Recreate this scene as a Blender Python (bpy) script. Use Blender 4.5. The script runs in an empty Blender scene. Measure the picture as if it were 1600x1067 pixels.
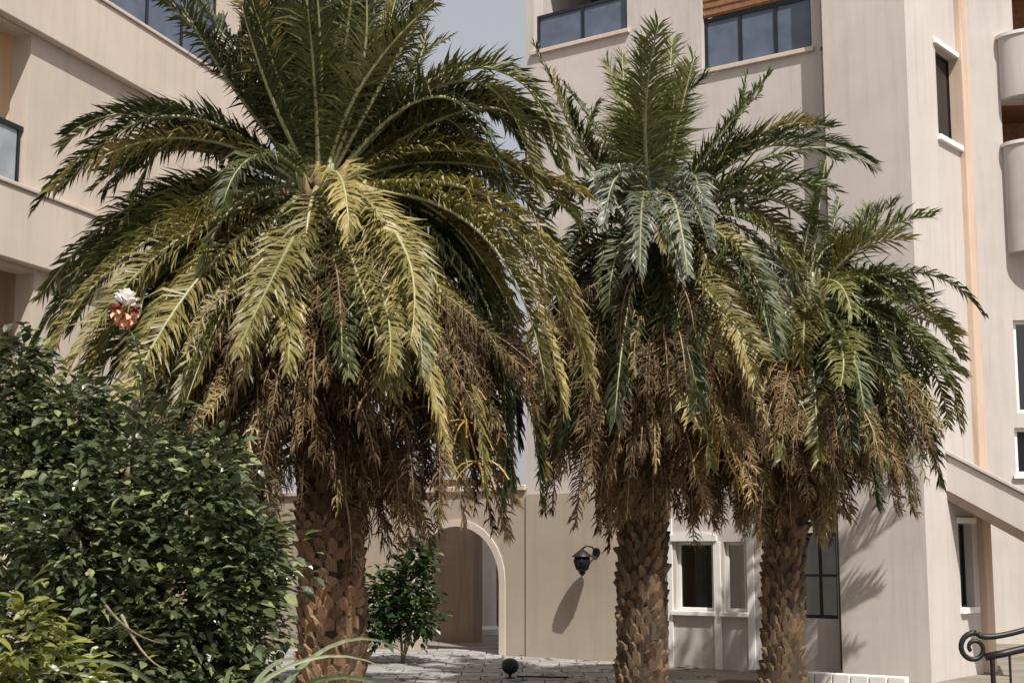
import bpy, math, random
from mathutils import Vector, Matrix

R = math.radians
rng = random.Random(11)
sc = bpy.context.scene
C = sc.collection

# ------------------------------------------------------------------ camera
CAM_H = 1.85
F_PX = 2222.0                        # focal length in pixels of the 1600 wide photograph
PITCH = math.atan((850 - 533.5) / F_PX)
cam_d = bpy.data.cameras.new('camera')
cam = bpy.data.objects.new('camera', cam_d)
C.objects.link(cam)
cam.location = (0, 0, CAM_H)
cam.rotation_euler = (math.pi / 2 + PITCH, 0, 0)
cam_d.sensor_width = 36.0
cam_d.lens = 36.0 * F_PX / 1600.0
cam_d.clip_start = 0.1
cam_d.clip_end = 6000
sc.camera = cam

# ------------------------------------------------------------------ sky, sun, exposure
SUN_EL, SUN_AZ = R(55), R(157)       # azimuth clockwise from +Y (the viewing direction)
world = bpy.data.worlds.new('World')
sc.world = world
world.use_nodes = True
wn = world.node_tree
bg = wn.nodes['Background']
sky = wn.nodes.new('ShaderNodeTexSky')
sky.sky_type = 'NISHITA'
sky.sun_disc = False
sky.sun_elevation = SUN_EL
sky.sun_rotation = SUN_AZ
sky.air_density = 1.0
sky.dust_density = 6.0
sky.ozone_density = 1.0
hz = wn.nodes.new('ShaderNodeMixRGB')            # the even milky veil of a hazy day
hz.inputs[0].default_value = 0.62
hz.inputs[2].default_value = (6.9, 6.75, 6.9, 1)
wn.links.new(sky.outputs[0], hz.inputs[1])
wn.links.new(hz.outputs[0], bg.inputs[0])
bg.inputs[1].default_value = 0.085

sun_d = bpy.data.lights.new('sun', 'SUN')
sun_d.energy = 5.0
sun_d.angle = R(0.6)
sun_d.color = (1.0, 0.955, 0.89)
sun = bpy.data.objects.new('sun', sun_d)
C.objects.link(sun)
sdir = Vector((math.sin(SUN_AZ) * math.cos(SUN_EL), math.cos(SUN_AZ) * math.cos(SUN_EL), math.sin(SUN_EL)))
sun.rotation_euler = (-sdir).to_track_quat('-Z', 'Y').to_euler()

vs = sc.view_settings
vs.view_transform = 'Standard'
vs.look = 'None'
vs.exposure = 0.2
vs.gamma = 1.0
vs.use_curve_mapping = False
sc.cycles.max_bounces = 8
sc.cycles.transparent_max_bounces = 8

# ------------------------------------------------------------------ helpers
def ray(px, py):
    u = (px - 800) / F_PX
    v = -(py - 533.5) / F_PX
    c, s = math.cos(PITCH), math.sin(PITCH)
    return Vector((u, c - v * s, s + v * c))

def at(px, py, Y):
    d = ray(px, py)
    return Vector((0, 0, CAM_H)) + d * (Y / d.y)

class Facade:
    """vertical plane; local x along the wall, local y into the building, z up"""
    def __init__(self, p0, p1):
        self.p0 = Vector((p0[0], p0[1], 0))
        d = Vector((p1[0] - p0[0], p1[1] - p0[1], 0))
        self.L = d.length
        self.d = d.normalized()
        self.inn = Vector((-self.d.y, self.d.x, 0))
        self.ang = math.atan2(self.d.y, self.d.x)
    def hit(self, px, py, inward=0.0):
        r = ray(px, py)
        o = Vector((0, 0, CAM_H))
        p = self.p0 + self.inn * inward
        t = (p - o).dot(self.inn) / r.dot(self.inn)
        w = o + r * t
        return (w - self.p0).dot(self.d), w.z
    def s(self, px, py, inward=0.0): return self.hit(px, py, inward)[0]
    def z(self, px, py, inward=0.0): return self.hit(px, py, inward)[1]
    def world(self, s, y, z):
        return self.p0 + self.d * s + self.inn * y + Vector((0, 0, z))

class MB:
    def __init__(self): self.v = []; self.f = []
    def add(self, vs_, fs):
        n = len(self.v)
        self.v.extend([tuple(p) for p in vs_])
        self.f.extend([tuple(i + n for i in f) for f in fs])
        return self
    def box(self, x0, x1, y0, y1, z0, z1):
        return self.add([(x0,y0,z0),(x1,y0,z0),(x1,y1,z0),(x0,y1,z0),(x0,y0,z1),(x1,y0,z1),(x1,y1,z1),(x0,y1,z1)],
                 [(0,3,2,1),(4,5,6,7),(0,1,5,4),(1,2,6,5),(2,3,7,6),(3,0,4,7)])
    def tube(self, pts, rad, n=6, cap=True):
        pts = [Vector(p) for p in pts]
        m = len(pts)
        if not isinstance(rad, (list, tuple)): rad = [rad] * m
        vs_, fs = [], []
        pn = None
        for i, p in enumerate(pts):
            t = (pts[min(i+1, m-1)] - pts[max(i-1, 0)])
            if t.length < 1e-9: t = Vector((0, 0, 1))
            t.normalize()
            if pn is None:
                a = Vector((0, 0, 1)) if abs(t.z) < .9 else Vector((1, 0, 0))
                pn = (a - t * a.dot(t)).normalized()
            else:
                q = pn - t * pn.dot(t)
                if q.length > 1e-6: pn = q.normalized()
            b = t.cross(pn)
            for k in range(n):
                a = 2 * math.pi * k / n
                vs_.append(p + (pn * math.cos(a) + b * math.sin(a)) * rad[i])
        for i in range(m - 1):
            for k in range(n):
                k2 = (k + 1) % n
                fs.append((i*n+k, i*n+k2, (i+1)*n+k2, (i+1)*n+k))
        if cap:
            fs.append(tuple(range(n))[::-1]); fs.append(tuple((m-1)*n+k for k in range(n)))
        return self.add(vs_, fs)
    def lathe(self, prof, n=20, c=(0, 0, 0)):
        vs_, fs = [], []
        for r_, z_ in prof:
            for k in range(n):
                a = 2 * math.pi * k / n
                vs_.append((c[0] + r_ * math.cos(a), c[1] + r_ * math.sin(a), c[2] + z_))
        for i in range(len(prof) - 1):
            for k in range(n):
                k2 = (k + 1) % n
                fs.append((i*n+k, i*n+k2, (i+1)*n+k2, (i+1)*n+k))
        fs.append(tuple(range(n))[::-1]); fs.append(tuple((len(prof)-1)*n+k for k in range(n)))
        return self.add(vs_, fs)
    def prism(self, poly, axis_vec, origin=(0, 0, 0)):
        """poly: 3-D points of one face, extruded along axis_vec"""
        n = len(poly)
        a = [Vector(p) for p in poly]
        b = [p + Vector(axis_vec) for p in a]
        fs = [tuple(range(n)), tuple(range(2*n-1, n-1, -1))]
        for i in range(n):
            j = (i + 1) % n
            fs.append((i, i + n, j + n, j)[::-1] if False else (j, i, i + n, j + n))
        return self.add(a + b, fs)
    def panel(self, x0, x1, z0, z1, holes, y0, y1):
        """a wall sheet with rectangular openings and real thickness"""
        xs = sorted(set([x0, x1] + [min(max(h[k], x0), x1) for h in holes for k in (0, 1)]))
        zs = sorted(set([z0, z1] + [min(max(h[k], z0), z1) for h in holes for k in (2, 3)]))
        nx, nz = len(xs) - 1, len(zs) - 1
        def full(i, j):
            if i < 0 or j < 0 or i >= nx or j >= nz: return False
            cx, cz = (xs[i]+xs[i+1])/2, (zs[j]+zs[j+1])/2
            return not any(h[0] < cx < h[1] and h[2] < cz < h[3] for h in holes)
        for i in range(nx):
            for j in range(nz):
                if not full(i, j): continue
                a, b, c, d = xs[i], xs[i+1], zs[j], zs[j+1]
                self.add([(a,y0,c),(b,y0,c),(b,y0,d),(a,y0,d)], [(0,1,2,3)])
                self.add([(a,y1,c),(b,y1,c),(b,y1,d),(a,y1,d)], [(3,2,1,0)])
                if not full(i-1, j): self.add([(a,y0,c),(a,y0,d),(a,y1,d),(a,y1,c)], [(0,1,2,3)])
                if not full(i+1, j): self.add([(b,y0,c),(b,y0,d),(b,y1,d),(b,y1,c)], [(3,2,1,0)])
                if not full(i, j-1): self.add([(a,y0,c),(b,y0,c),(b,y1,c),(a,y1,c)], [(3,2,1,0)])
                if not full(i, j+1): self.add([(a,y0,d),(b,y0,d),(b,y1,d),(a,y1,d)], [(0,1,2,3)])
        return self
    def mesh(self, name, mat, smooth=False):
        me = bpy.data.meshes.new(name)
        me.from_pydata(self.v, [], self.f)
        if mat: me.materials.append(mat)
        if smooth: me.polygons.foreach_set('use_smooth', [True] * len(me.polygons))
        me.update()
        return me
    def build(self, name, mat, parent=None, smooth=False, bevel=0.0):
        o = bpy.data.objects.new(name, self.mesh(name, mat, smooth))
        C.objects.link(o)
        if parent: o.parent = parent
        if bevel:
            m = o.modifiers.new('bevel', 'BEVEL'); m.width = bevel; m.segments = 2; m.limit_method = 'ANGLE'
        return o

def inst(name, mesh, parent, mw):
    o = bpy.data.objects.new(name, mesh)
    C.objects.link(o)
    if parent: o.parent = parent
    o.matrix_local = mw
    return o

def thing(name, label, cat, loc=(0, 0, 0), rz=0.0, group=None):
    o = bpy.data.objects.new(name, None)
    C.objects.link(o)
    o.empty_display_size = 0.2
    o.location = loc
    o.rotation_euler = (0, 0, rz)
    o['label'] = label; o['category'] = cat
    if group: o['group'] = group
    return o

def structure(o, label):
    o['kind'] = 'structure'; o['label'] = label
    return o

# ------------------------------------------------------------------ materials
def nodes(name):
    m = bpy.data.materials.new(name); m.use_nodes = True
    nt = m.node_tree
    return m, nt, nt.nodes['Principled BSDF']

def N(nt, typ, **kw):
    n = nt.nodes.new(typ)
    for k, v in kw.items():
        if k.startswith('i_'): n.inputs[k[2:].replace('_', ' ')].default_value = v
        else: setattr(n, k, v)
    return n

def ramp(nt, fac, stops):
    r_ = nt.nodes.new('ShaderNodeValToRGB')
    el = r_.color_ramp.elements
    while len(el) < len(stops): el.new(0.5)
    for e, (p, c) in zip(el, stops): e.position = p; e.color = (c[0], c[1], c[2], 1)
    nt.links.new(fac, r_.inputs[0])
    return r_

def stucco(name, col, var=0.10, stain=0.12, bump=0.12):
    m, nt, b = nodes(name)
    tc = N(nt, 'ShaderNodeTexCoord')
    n1 = N(nt, 'ShaderNodeTexNoise', i_Scale=0.9, i_Detail=6.0, i_Roughness=0.65)
    nt.links.new(tc.outputs['Object'], n1.inputs['Vector'])
    mp = N(nt, 'ShaderNodeMapping'); mp.inputs['Scale'].default_value = (5.0, 5.0, 0.35)
    nt.links.new(tc.outputs['Object'], mp.inputs['Vector'])
    n2 = N(nt, 'ShaderNodeTexNoise', i_Scale=1.0, i_Detail=5.0, i_Roughness=0.7)
    nt.links.new(mp.outputs[0], n2.inputs['Vector'])
    lo = [c * (1 - var) for c in col]; hi = [min(1, c * (1 + var * .6)) for c in col]
    r1 = ramp(nt, n1.outputs['Fac'], [(0.3, lo), (0.7, hi)])
    r2 = ramp(nt, n2.outputs['Fac'], [(0.34, (1 - stain * 2.2, 1 - stain * 2.3, 1 - stain * 2.4)), (0.52, (1, 1, 1))])
    mx = N(nt, 'ShaderNodeMixRGB', blend_type='MULTIPLY'); mx.inputs[0].default_value = 0.8
    nt.links.new(r1.outputs[0], mx.inputs[1]); nt.links.new(r2.outputs[0], mx.inputs[2])
    nt.links.new(mx.outputs[0], b.inputs['Base Color'])
    b.inputs['Roughness'].default_value = 0.92
    n3 = N(nt, 'ShaderNodeTexNoise', i_Scale=90.0, i_Detail=4.0)
    nt.links.new(tc.outputs['Object'], n3.inputs['Vector'])
    bp = N(nt, 'ShaderNodeBump', i_Strength=bump, i_Distance=0.02)
    nt.links.new(n3.outputs['Fac'], bp.inputs['Height']); nt.links.new(bp.outputs[0], b.inputs['Normal'])
    return m

def leafy(name, cols, rough=0.42, trans=0.22, scale=1.5, spec=0.5):
    """cols: three colours spread over objects and along the blade"""
    m, nt, b = nodes(name)
    oi = N(nt, 'ShaderNodeObjectInfo')
    tc = N(nt, 'ShaderNodeTexCoord')
    n1 = N(nt, 'ShaderNodeTexNoise', i_Scale=scale, i_Detail=3.0)
    nt.links.new(tc.outputs['Object'], n1.inputs['Vector'])
    n2 = N(nt, 'ShaderNodeTexNoise', i_Scale=22.0, i_Detail=2.0)
    nt.links.new(tc.outputs['Object'], n2.inputs['Vector'])
    a = N(nt, 'ShaderNodeMath', operation='MULTIPLY_ADD'); a.inputs[1].default_value = 0.45; 
    nt.links.new(oi.outputs['Random'], a.inputs[0])
    a2 = N(nt, 'ShaderNodeMath', operation='MULTIPLY_ADD'); a2.inputs[1].default_value = 0.5; a2.inputs[2].default_value = -0.18
    nt.links.new(n1.outputs['Fac'], a2.inputs[0]); nt.links.new(a2.outputs[0], a.inputs[2])
    a3 = N(nt, 'ShaderNodeMath', operation='MULTIPLY_ADD'); a3.inputs[1].default_value = 0.5
    nt.links.new(n2.outputs['Fac'], a3.inputs[0]); nt.links.new(a.outputs[0], a3.inputs[2])
    r1 = ramp(nt, a3.outputs[0], [(0.2, cols[0]), (0.55, cols[1]), (0.95, cols[2])])
    nt.links.new(r1.outputs[0], b.inputs['Base Color'])
    b.inputs['Roughness'].default_value = rough
    b.inputs['Specular IOR Level'].default_value = spec
    if trans > 0:
        tr = N(nt, 'ShaderNodeBsdfTranslucent')
        hs = N(nt, 'ShaderNodeHueSaturation'); hs.inputs['Value'].default_value = 1.5; hs.inputs['Saturation'].default_value = 1.1
        nt.links.new(r1.outputs[0], hs.inputs['Color']); nt.links.new(hs.outputs[0], tr.inputs[0])
        ms = N(nt, 'ShaderNodeMixShader'); ms.inputs[0].default_value = trans
        out = nt.nodes['Material Output']
        nt.links.new(b.outputs[0], ms.inputs[1]); nt.links.new(tr.outputs[0], ms.inputs[2]); nt.links.new(ms.outputs[0], out.inputs[0])
    return m

def plain(name, col, rough=0.6, metal=0.0, var=0.15, scale=6.0, bump=0.0, bscale=30.0, objvar=0.0):
    m, nt, b = nodes(name)
    tc = N(nt, 'ShaderNodeTexCoord')
    n1 = N(nt, 'ShaderNodeTexNoise', i_Scale=scale, i_Detail=5.0)
    nt.links.new(tc.outputs['Object'], n1.inputs['Vector'])
    r1 = ramp(nt, n1.outputs['Fac'], [(0.3, [c * (1 - var) for c in col]), (0.7, [min(1, c * (1 + var)) for c in col])])
    nt.links.new(r1.outputs[0], b.inputs['Base Color'])
    if objvar:
        oi = N(nt, 'ShaderNodeObjectInfo'); hs = N(nt, 'ShaderNodeHueSaturation')
        mr = N(nt, 'ShaderNodeMath', operation='MULTIPLY_ADD'); mr.inputs[1].default_value = objvar; mr.inputs[2].default_value = 1 - objvar / 2
        nt.links.new(oi.outputs['Random'], mr.inputs[0]); nt.links.new(mr.outputs[0], hs.inputs['Value'])
        nt.links.new(r1.outputs[0], hs.inputs['Color']); nt.links.new(hs.outputs[0], b.inputs['Base Color'])
    b.inputs['Roughness'].default_value = rough; b.inputs['Metallic'].default_value = metal
    if bump:
        n3 = N(nt, 'ShaderNodeTexNoise', i_Scale=bscale, i_Detail=4.0)
        nt.links.new(tc.outputs['Object'], n3.inputs['Vector'])
        bp = N(nt, 'ShaderNodeBump', i_Strength=bump, i_Distance=0.03)
        nt.links.new(n3.outputs['Fac'], bp.inputs['Height']); nt.links.new(bp.outputs[0], b.inputs['Normal'])
    return m

def glass(name, col, rough=0.08, spec=0.8):
    m, nt, b = nodes(name)
    tc = N(nt, 'ShaderNodeTexCoord')
    n1 = N(nt, 'ShaderNodeTexNoise', i_Scale=3.0, i_Detail=4.0)
    nt.links.new(tc.outputs['Object'], n1.inputs['Vector'])
    r1 = ramp(nt, n1.outputs['Fac'], [(0.35, [c * .85 for c in col]), (0.65, [min(1, c * 1.15) for c in col])])
    nt.links.new(r1.outputs[0], b.inputs['Base Color'])
    b.inputs['Roughness'].default_value = rough; b.inputs['Specular IOR Level'].default_value = spec
    return m

def clear(name):
    m, nt, b = nodes(name)
    out = nt.nodes['Material Output']
    tr = N(nt, 'ShaderNodeBsdfTransparent'); tr.inputs[0].default_value = (.72, .76, .78, 1)
    gl_ = N(nt, 'ShaderNodeBsdfGlossy'); gl_.inputs['Roughness'].default_value = .03
    fr = N(nt, 'ShaderNodeFresnel'); fr.inputs[0].default_value = 1.5
    ad = N(nt, 'ShaderNodeMath', operation='ADD'); ad.inputs[1].default_value = .06
    nt.links.new(fr.outputs[0], ad.inputs[0])
    ms = N(nt, 'ShaderNodeMixShader')
    nt.links.new(ad.outputs[0], ms.inputs[0]); nt.links.new(tr.outputs[0], ms.inputs[1]); nt.links.new(gl_.outputs[0], ms.inputs[2]); nt.links.new(ms.outputs[0], out.inputs[0])
    return m

def bark(name, c0, c1):
    m, nt, b = nodes(name)
    tc = N(nt, 'ShaderNodeTexCoord'); oi = N(nt, 'ShaderNodeObjectInfo')
    mp = N(nt, 'ShaderNodeMapping'); mp.inputs['Scale'].default_value = (30, 30, 4)
    nt.links.new(tc.outputs['Object'], mp.inputs['Vector'])
    n1 = N(nt, 'ShaderNodeTexNoise', i_Scale=1.0, i_Detail=6.0, i_Roughness=0.7)
    nt.links.new(mp.outputs[0], n1.inputs['Vector'])
    a = N(nt, 'ShaderNodeMath', operation='MULTIPLY_ADD'); a.inputs[1].default_value = 0.5
    nt.links.new(oi.outputs['Random'], a.inputs[0])
    a2 = N(nt, 'ShaderNodeMath', operation='SUBTRACT'); a2.inputs[1].default_value = 0.25
    nt.links.new(n1.outputs['Fac'], a2.inputs[0]); nt.links.new(a2.outputs[0], a.inputs[2])
    r1 = ramp(nt, a.outputs[0], [(0.15, c0), (0.8, c1)])
    nt.links.new(r1.outputs[0], b.inputs['Base Color'])
    b.inputs['Roughness'].default_value = 0.85
    bp = N(nt, 'ShaderNodeBump', i_Strength=0.6, i_Distance=0.02)
    nt.links.new(n1.outputs['Fac'], bp.inputs['Height']); nt.links.new(bp.outputs[0], b.inputs['Normal'])
    return m

M = {
 'wall':   stucco('beige_stucco', (0.545, 0.50, 0.468), var=.09, stain=.06),
 'wall_l': stucco('cream_stucco', (0.55, 0.47, 0.40), var=.09, stain=.05),
 'band':   stucco('parapet_stucco', (0.585, 0.50, 0.432), var=.09, stain=.05),
 'salmon': stucco('salmon_stucco', (0.60, 0.455, 0.355), stain=.10),
 'plinth': stucco('brown_beige_stucco', (0.40, 0.335, 0.27), var=.09, stain=.05),
 'inner':  stucco('peach_bounce_stucco', (0.78, 0.58, 0.40), stain=.05),  # warm bounce light inside the loggia is put into this colour
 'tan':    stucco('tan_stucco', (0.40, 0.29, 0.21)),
 'pale':   stucco('pale_stucco', (0.62, 0.61, 0.62), stain=0.06),
 'white':  plain('white_paint', (0.80, 0.79, 0.76), 0.55, var=0.05, scale=9),
 'black':  plain('black_iron', (0.012, 0.012, 0.013), 0.45, 0.2, var=0.3),
 'frame':  plain('dark_aluminium', (0.02, 0.025, 0.035), 0.4, 0.4),
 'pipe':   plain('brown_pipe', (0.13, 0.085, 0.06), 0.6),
 'wood':   plain('brown_wood', (0.25, 0.12, 0.055), 0.6, var=0.25, scale=12),
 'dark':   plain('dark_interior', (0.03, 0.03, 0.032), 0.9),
 'glass':  glass('dark_pane', (0.010, 0.012, 0.015), 0.05, 0.35),
 'clear': clear('clear_pane'),
 'screen': glass('blue_grey_screen', (0.10, 0.125, 0.175), 0.5, 0.4),
 'rail':   glass('pale_glass', (0.30, 0.34, 0.38), 0.2, 0.6),
 'curtain': plain('grey_curtain', (0.46, 0.45, 0.44), 0.9, var=0.25, scale=3),
 'ground': plain('ground_earth', (0.20, 0.175, 0.14), 0.95, var=0.3, scale=1.2, bump=0.5, bscale=14),
 'paving': plain('grey_paving', (0.27, 0.262, 0.255), 0.85, var=0.34, scale=7, bump=0.6, bscale=18, objvar=.25),
 'soil':   plain('planting_soil', (0.10, 0.062, 0.04), 0.95, var=0.4, scale=9, bump=0.9, bscale=25),
 'concrete': plain('pale_concrete', (0.55, 0.52, 0.48), 0.85, var=0.12, scale=5, bump=0.2),
 'frond':  leafy('palm_green', [(0.014, 0.022, 0.007), (0.050, 0.062, 0.019), (0.190, 0.172, 0.060)], 0.48, 0.16, spec=.4),
 'frond2': leafy('palm_green_fresh', [(0.020, 0.030, 0.008), (0.070, 0.084, 0.021), (0.200, 0.185, 0.052)], 0.48, 0.18, spec=.4),
 'olive':  leafy('palm_olive', [(0.05, 0.052, 0.014), (0.19, 0.162, 0.050), (0.46, 0.37, 0.14)], 0.46, 0.2),
 'dead':   leafy('palm_dead', [(0.022, 0.014, 0.008), (0.095, 0.060, 0.030), (0.33, 0.23, 0.11)], 0.7, 0.12, spec=0.2),
 'stem':   leafy('palm_stem', [(0.12, 0.13, 0.05), (0.26, 0.26, 0.13), (0.40, 0.38, 0.23)], 0.4, 0.0),
 'silver': leafy('palm_silver', [(0.05, 0.06, 0.035), (0.135, 0.150, 0.105), (0.30, 0.31, 0.24)], 0.45, 0.12),
 'straw': leafy('palm_straw', [(0.12, 0.09, 0.035), (0.30, 0.235, 0.10), (0.52, 0.43, 0.22)], 0.6, 0.15, spec=.3),
 'stem_grey': leafy('palm_stem_grey', [(0.13, 0.14, 0.10), (0.28, 0.29, 0.23), (0.45, 0.45, 0.39)], 0.4, 0.0),
 'stemdry': leafy('palm_stem_dry', [(0.10, 0.06, 0.03), (0.24, 0.16, 0.08), (0.42, 0.31, 0.18)], 0.55, 0.0),
 'stalk':  leafy('fruit_stalk_orange', [(0.25, 0.13, 0.03), (0.42, 0.25, 0.06), (0.55, 0.36, 0.11)], 0.5, 0.1),
 'boot':   bark('leaf_base_bark', (0.022, 0.014, 0.009), (0.19, 0.12, 0.064)),
 'boot_l': bark('leaf_base_bark_orange', (0.04, 0.022, 0.012), (0.34, 0.205, 0.115)),
 'trunk':  bark('palm_trunk', (0.012, 0.008, 0.006), (0.06, 0.036, 0.02)),
 'shrub':  leafy('shrub_leaf', [(0.016, 0.028, 0.011), (0.10, 0.122, 0.056), (0.33, 0.35, 0.19)], 0.28, 0.12, spec=.8),
 'young': leafy('shrub_young_leaf', [(0.07, 0.10, 0.03), (0.19, 0.22, 0.085), (0.38, 0.40, 0.20)], 0.34, 0.2),
 'hedge':  leafy('hedge_leaf', [(0.010, 0.026, 0.008), (0.030, 0.058, 0.016), (0.11, 0.14, 0.035)], 0.35, 0.18),
 'croton': leafy('yellow_green_leaf', [(0.05, 0.07, 0.012), (0.17, 0.18, 0.04), (0.36, 0.33, 0.09)], 0.38, 0.2),
 'strap':  leafy('strap_leaf', [(0.05, 0.075, 0.03), (0.13, 0.16, 0.08), (0.30, 0.32, 0.20)], 0.35, 0.15),
 'twig':   bark('shrub_twig', (0.07, 0.05, 0.035), (0.30, 0.24, 0.16)),
 'petal_w': plain('white_petal', (0.85, 0.83, 0.80), 0.5, var=0.06),
 'petal_s': plain('salmon_petal', (0.72, 0.33, 0.20), 0.5, var=0.2),
 'petal_r': plain('dark_red_petal', (0.22, 0.018, 0.012), 0.5, var=0.3),
}

# ------------------------------------------------------------------ the ground
g = MB(); Z = 3000.0
g.add([(-Z, -200, 0), (Z, -200, 0), (Z, Z, 0), (-Z, Z, 0)], [(0, 1, 2, 3)])
structure(g.build('ground', M['ground']), 'bare earth ground around the buildings')
p = MB()
poly = [at(380, 1040, 18), at(560, 1000, 26), at(800, 1000, 26), at(960, 1040, 21.5), at(1010, 1050, 16.5), at(700, 1060, 12), at(300, 1060, 12)]
poly = [(v.x, v.y, 0.004) for v in poly]
p.add(poly, [tuple(range(len(poly)))[::-1]])
pv = structure(p.build('paving', M['soil']), 'grey pebbled paving in front of the archway')
sl_ = .58
for iy in range(16):
    for ix in range(15):
        x = -4.2 + ix * sl_ + (.29 if iy % 2 else 0); y = 16.6 + iy * sl_
        h_ = .018 + rng.uniform(0, .008); g_ = .010
        if x > 1.6 and y > 20.5 - (x - 1.6): continue
        pm = MB().box(-sl_/2 + g_, sl_/2 - g_, -sl_/2 + g_, sl_/2 - g_, 0, h_).build('paver', M['paving'], pv)
        pm.location = (x, y, .005); pm.rotation_euler = (rng.gauss(0, .006), rng.gauss(0, .006), rng.gauss(0, .008))

# ------------------------------------------------------------------ a window in a facade
def window(fac, root, px0, px1, py0, py1, inset=0.10, mullions=(0.5,), bars=(), pane='glass', frame='white', fw=0.05, sill=True, local=None, room=None):
    if local: x0, x1, z0, z1 = local
    else:
        mid = (py0 + py1) / 2
        x0, x1 = fac.s(px0, mid), fac.s(px1, mid)
        mx = (px0 + px1) / 2
        z1, z0 = fac.z(mx, py0), fac.z(mx, py1)
    b = MB()
    b.box(x0, x1, inset, inset + .05, z0, z0 + fw).box(x0, x1, inset, inset + .05, z1 - fw, z1)
    b.box(x0, x0 + fw, inset, inset + .05, z0 + fw, z1 - fw).box(x1 - fw, x1, inset, inset + .05, z0 + fw, z1 - fw)
    w = b.build('window', M[frame], root, bevel=0.006)
    for t in mullions:
        xm = x0 + (x1 - x0) * t
        MB().box(xm - fw * .35, xm + fw * .35, inset + .003, inset + .046, z0 + fw, z1 - fw).build('mullion', M[frame], w)
    for t in bars:
        zm = z0 + (z1 - z0) * t
        MB().box(x0 + fw, x1 - fw, inset + .006, inset + .043, zm - fw * .35, zm + fw * .35).build('glazing_bar', M[frame], w)
    cuts = [x0 + fw] + [x0 + (x1 - x0) * t for t in mullions] + [x1 - fw]
    for a, c in zip(cuts[:-1], cuts[1:]):
        MB().box(a, c, inset + .02, inset + .028, z0 + fw, z1 - fw).build('pane', M[pane], w)
    if room:
        b = MB(); n_ = 40; ys = inset + .14; f0, f1 = room
        vs_ = []; fs = []
        for k in range(n_ + 1):
            xx = x0 + (x1 - x0) * (f0 + (f1 - f0) * k / n_)
            yy = ys + .022 * math.sin(k * .95) + .010 * math.sin(k * 2.3)
            vs_ += [(xx, yy, z0 + .01), (xx, yy, z1 - .01)]
        for k in range(n_): fs.append((2*k, 2*k+2, 2*k+3, 2*k+1))
        b.add(vs_, fs); b.build('curtain', M['curtain'], w, smooth=True)
        b = MB()
        b.add([(x0-.3, .29, z0-.4), (x1+.3, .29, z0-.4), (x1+.3, .29, z1+.3), (x0-.3, .29, z1+.3), (x0-.3, 1.6, z0-.4), (x1+.3, 1.6, z0-.4), (x1+.3, 1.6, z1+.3), (x0-.3, 1.6, z1+.3)],
              [(4, 5, 6, 7), (0, 4, 7, 3), (1, 2, 6, 5), (3, 7, 6, 2), (0, 1, 5, 4)])
        b.build('room', M['dark'], w)
    if sill:
        MB().box(x0 - .06, x1 + .06, -.07, inset - .002, z0 - .07, z0 - .002).build('sill', M['white'], w, bevel=0.008)
    return (x0, x1, z0, z1)

# ------------------------------------------------------------------ left wing, receding to the right
A = Facade((-8.17 - .31 * 4, 18.6 - 4 * 1.0), (-4.57 + .31 * .0, 25.4))
# recompute so that the facade runs from behind the left edge of the frame to its far end behind the palm
A = Facade((-6.70 - .31 * 5, 18.6 - 5), (-6.70 + .31 * 6.6, 18.6 + 6.6))
lw = thing('apartment_wing', 'cream stucco apartment wing with loggias and projecting parapets behind the big left palm', 'building', A.p0, A.ang)
zb1, zb2 = A.z(20, 405, -.14), A.z(80, 60, -.14)         # undersides of the two visible parapet bands
zb = [zb1 - (zb2 - zb1), zb1, zb2, zb2 + (zb2 - zb1)]
Ltot = A.L
sPier = A.s(46, 130)
holes = []
holes.append((A.s(-260, 120), sPier, zb1 + .95, zb2 - .02))                  # middle loggia
holes.append((A.s(110, 20), A.s(345, 20), zb2 + .95, zb[3] - .05))           # upper loggia
holes.append((A.s(-200, 450), A.s(52, 470), .2, zb1 - .06))                  # ground arcade
holes.append((A.s(210, 560), A.s(330, 560), .2, zb1 - .4))
MB().panel(0, Ltot, 0, zb[3] + 1.2, holes, 0, .3).build('wall', M['wall_l'], lw)
e = MB(); e.box(Ltot - .3, Ltot, .302, 9, 0, zb[3] + 1.19); e.build('end_wall', M['wall'], lw)
for k, z in enumerate(zb[1:]):
    MB().box(-.2, Ltot + .15, -.14, -.002, z, z + .98).build('parapet', M['band'], lw, bevel=0.015)
    MB().box(-.22, Ltot + .17, -.17, -.004, z + .982, z + 1.04).build('coping', M['white' if k == 9 else 'band'], lw, bevel=0.01)
# loggia interiors: back wall, ceiling, floor
LD = 1.2
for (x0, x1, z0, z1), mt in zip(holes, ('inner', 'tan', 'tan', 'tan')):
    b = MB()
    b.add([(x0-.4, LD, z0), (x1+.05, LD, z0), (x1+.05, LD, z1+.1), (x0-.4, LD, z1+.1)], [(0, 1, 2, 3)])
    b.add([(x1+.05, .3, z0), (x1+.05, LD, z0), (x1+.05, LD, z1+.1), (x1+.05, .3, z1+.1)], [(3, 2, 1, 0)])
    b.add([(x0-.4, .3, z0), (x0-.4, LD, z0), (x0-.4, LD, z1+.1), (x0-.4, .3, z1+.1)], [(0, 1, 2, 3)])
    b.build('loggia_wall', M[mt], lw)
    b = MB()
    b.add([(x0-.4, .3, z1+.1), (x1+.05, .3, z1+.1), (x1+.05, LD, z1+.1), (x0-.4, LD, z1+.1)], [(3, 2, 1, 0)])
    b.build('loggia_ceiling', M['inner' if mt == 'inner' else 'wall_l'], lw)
    b = MB()
    b.add([(x0-.4, .3, z0), (x1+.05, .3, z0), (x1+.05, LD, z0), (x0-.4, LD, z0)], [(0, 1, 2, 3)])
    b.build('loggia_floor', M['concrete'], lw)
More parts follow.
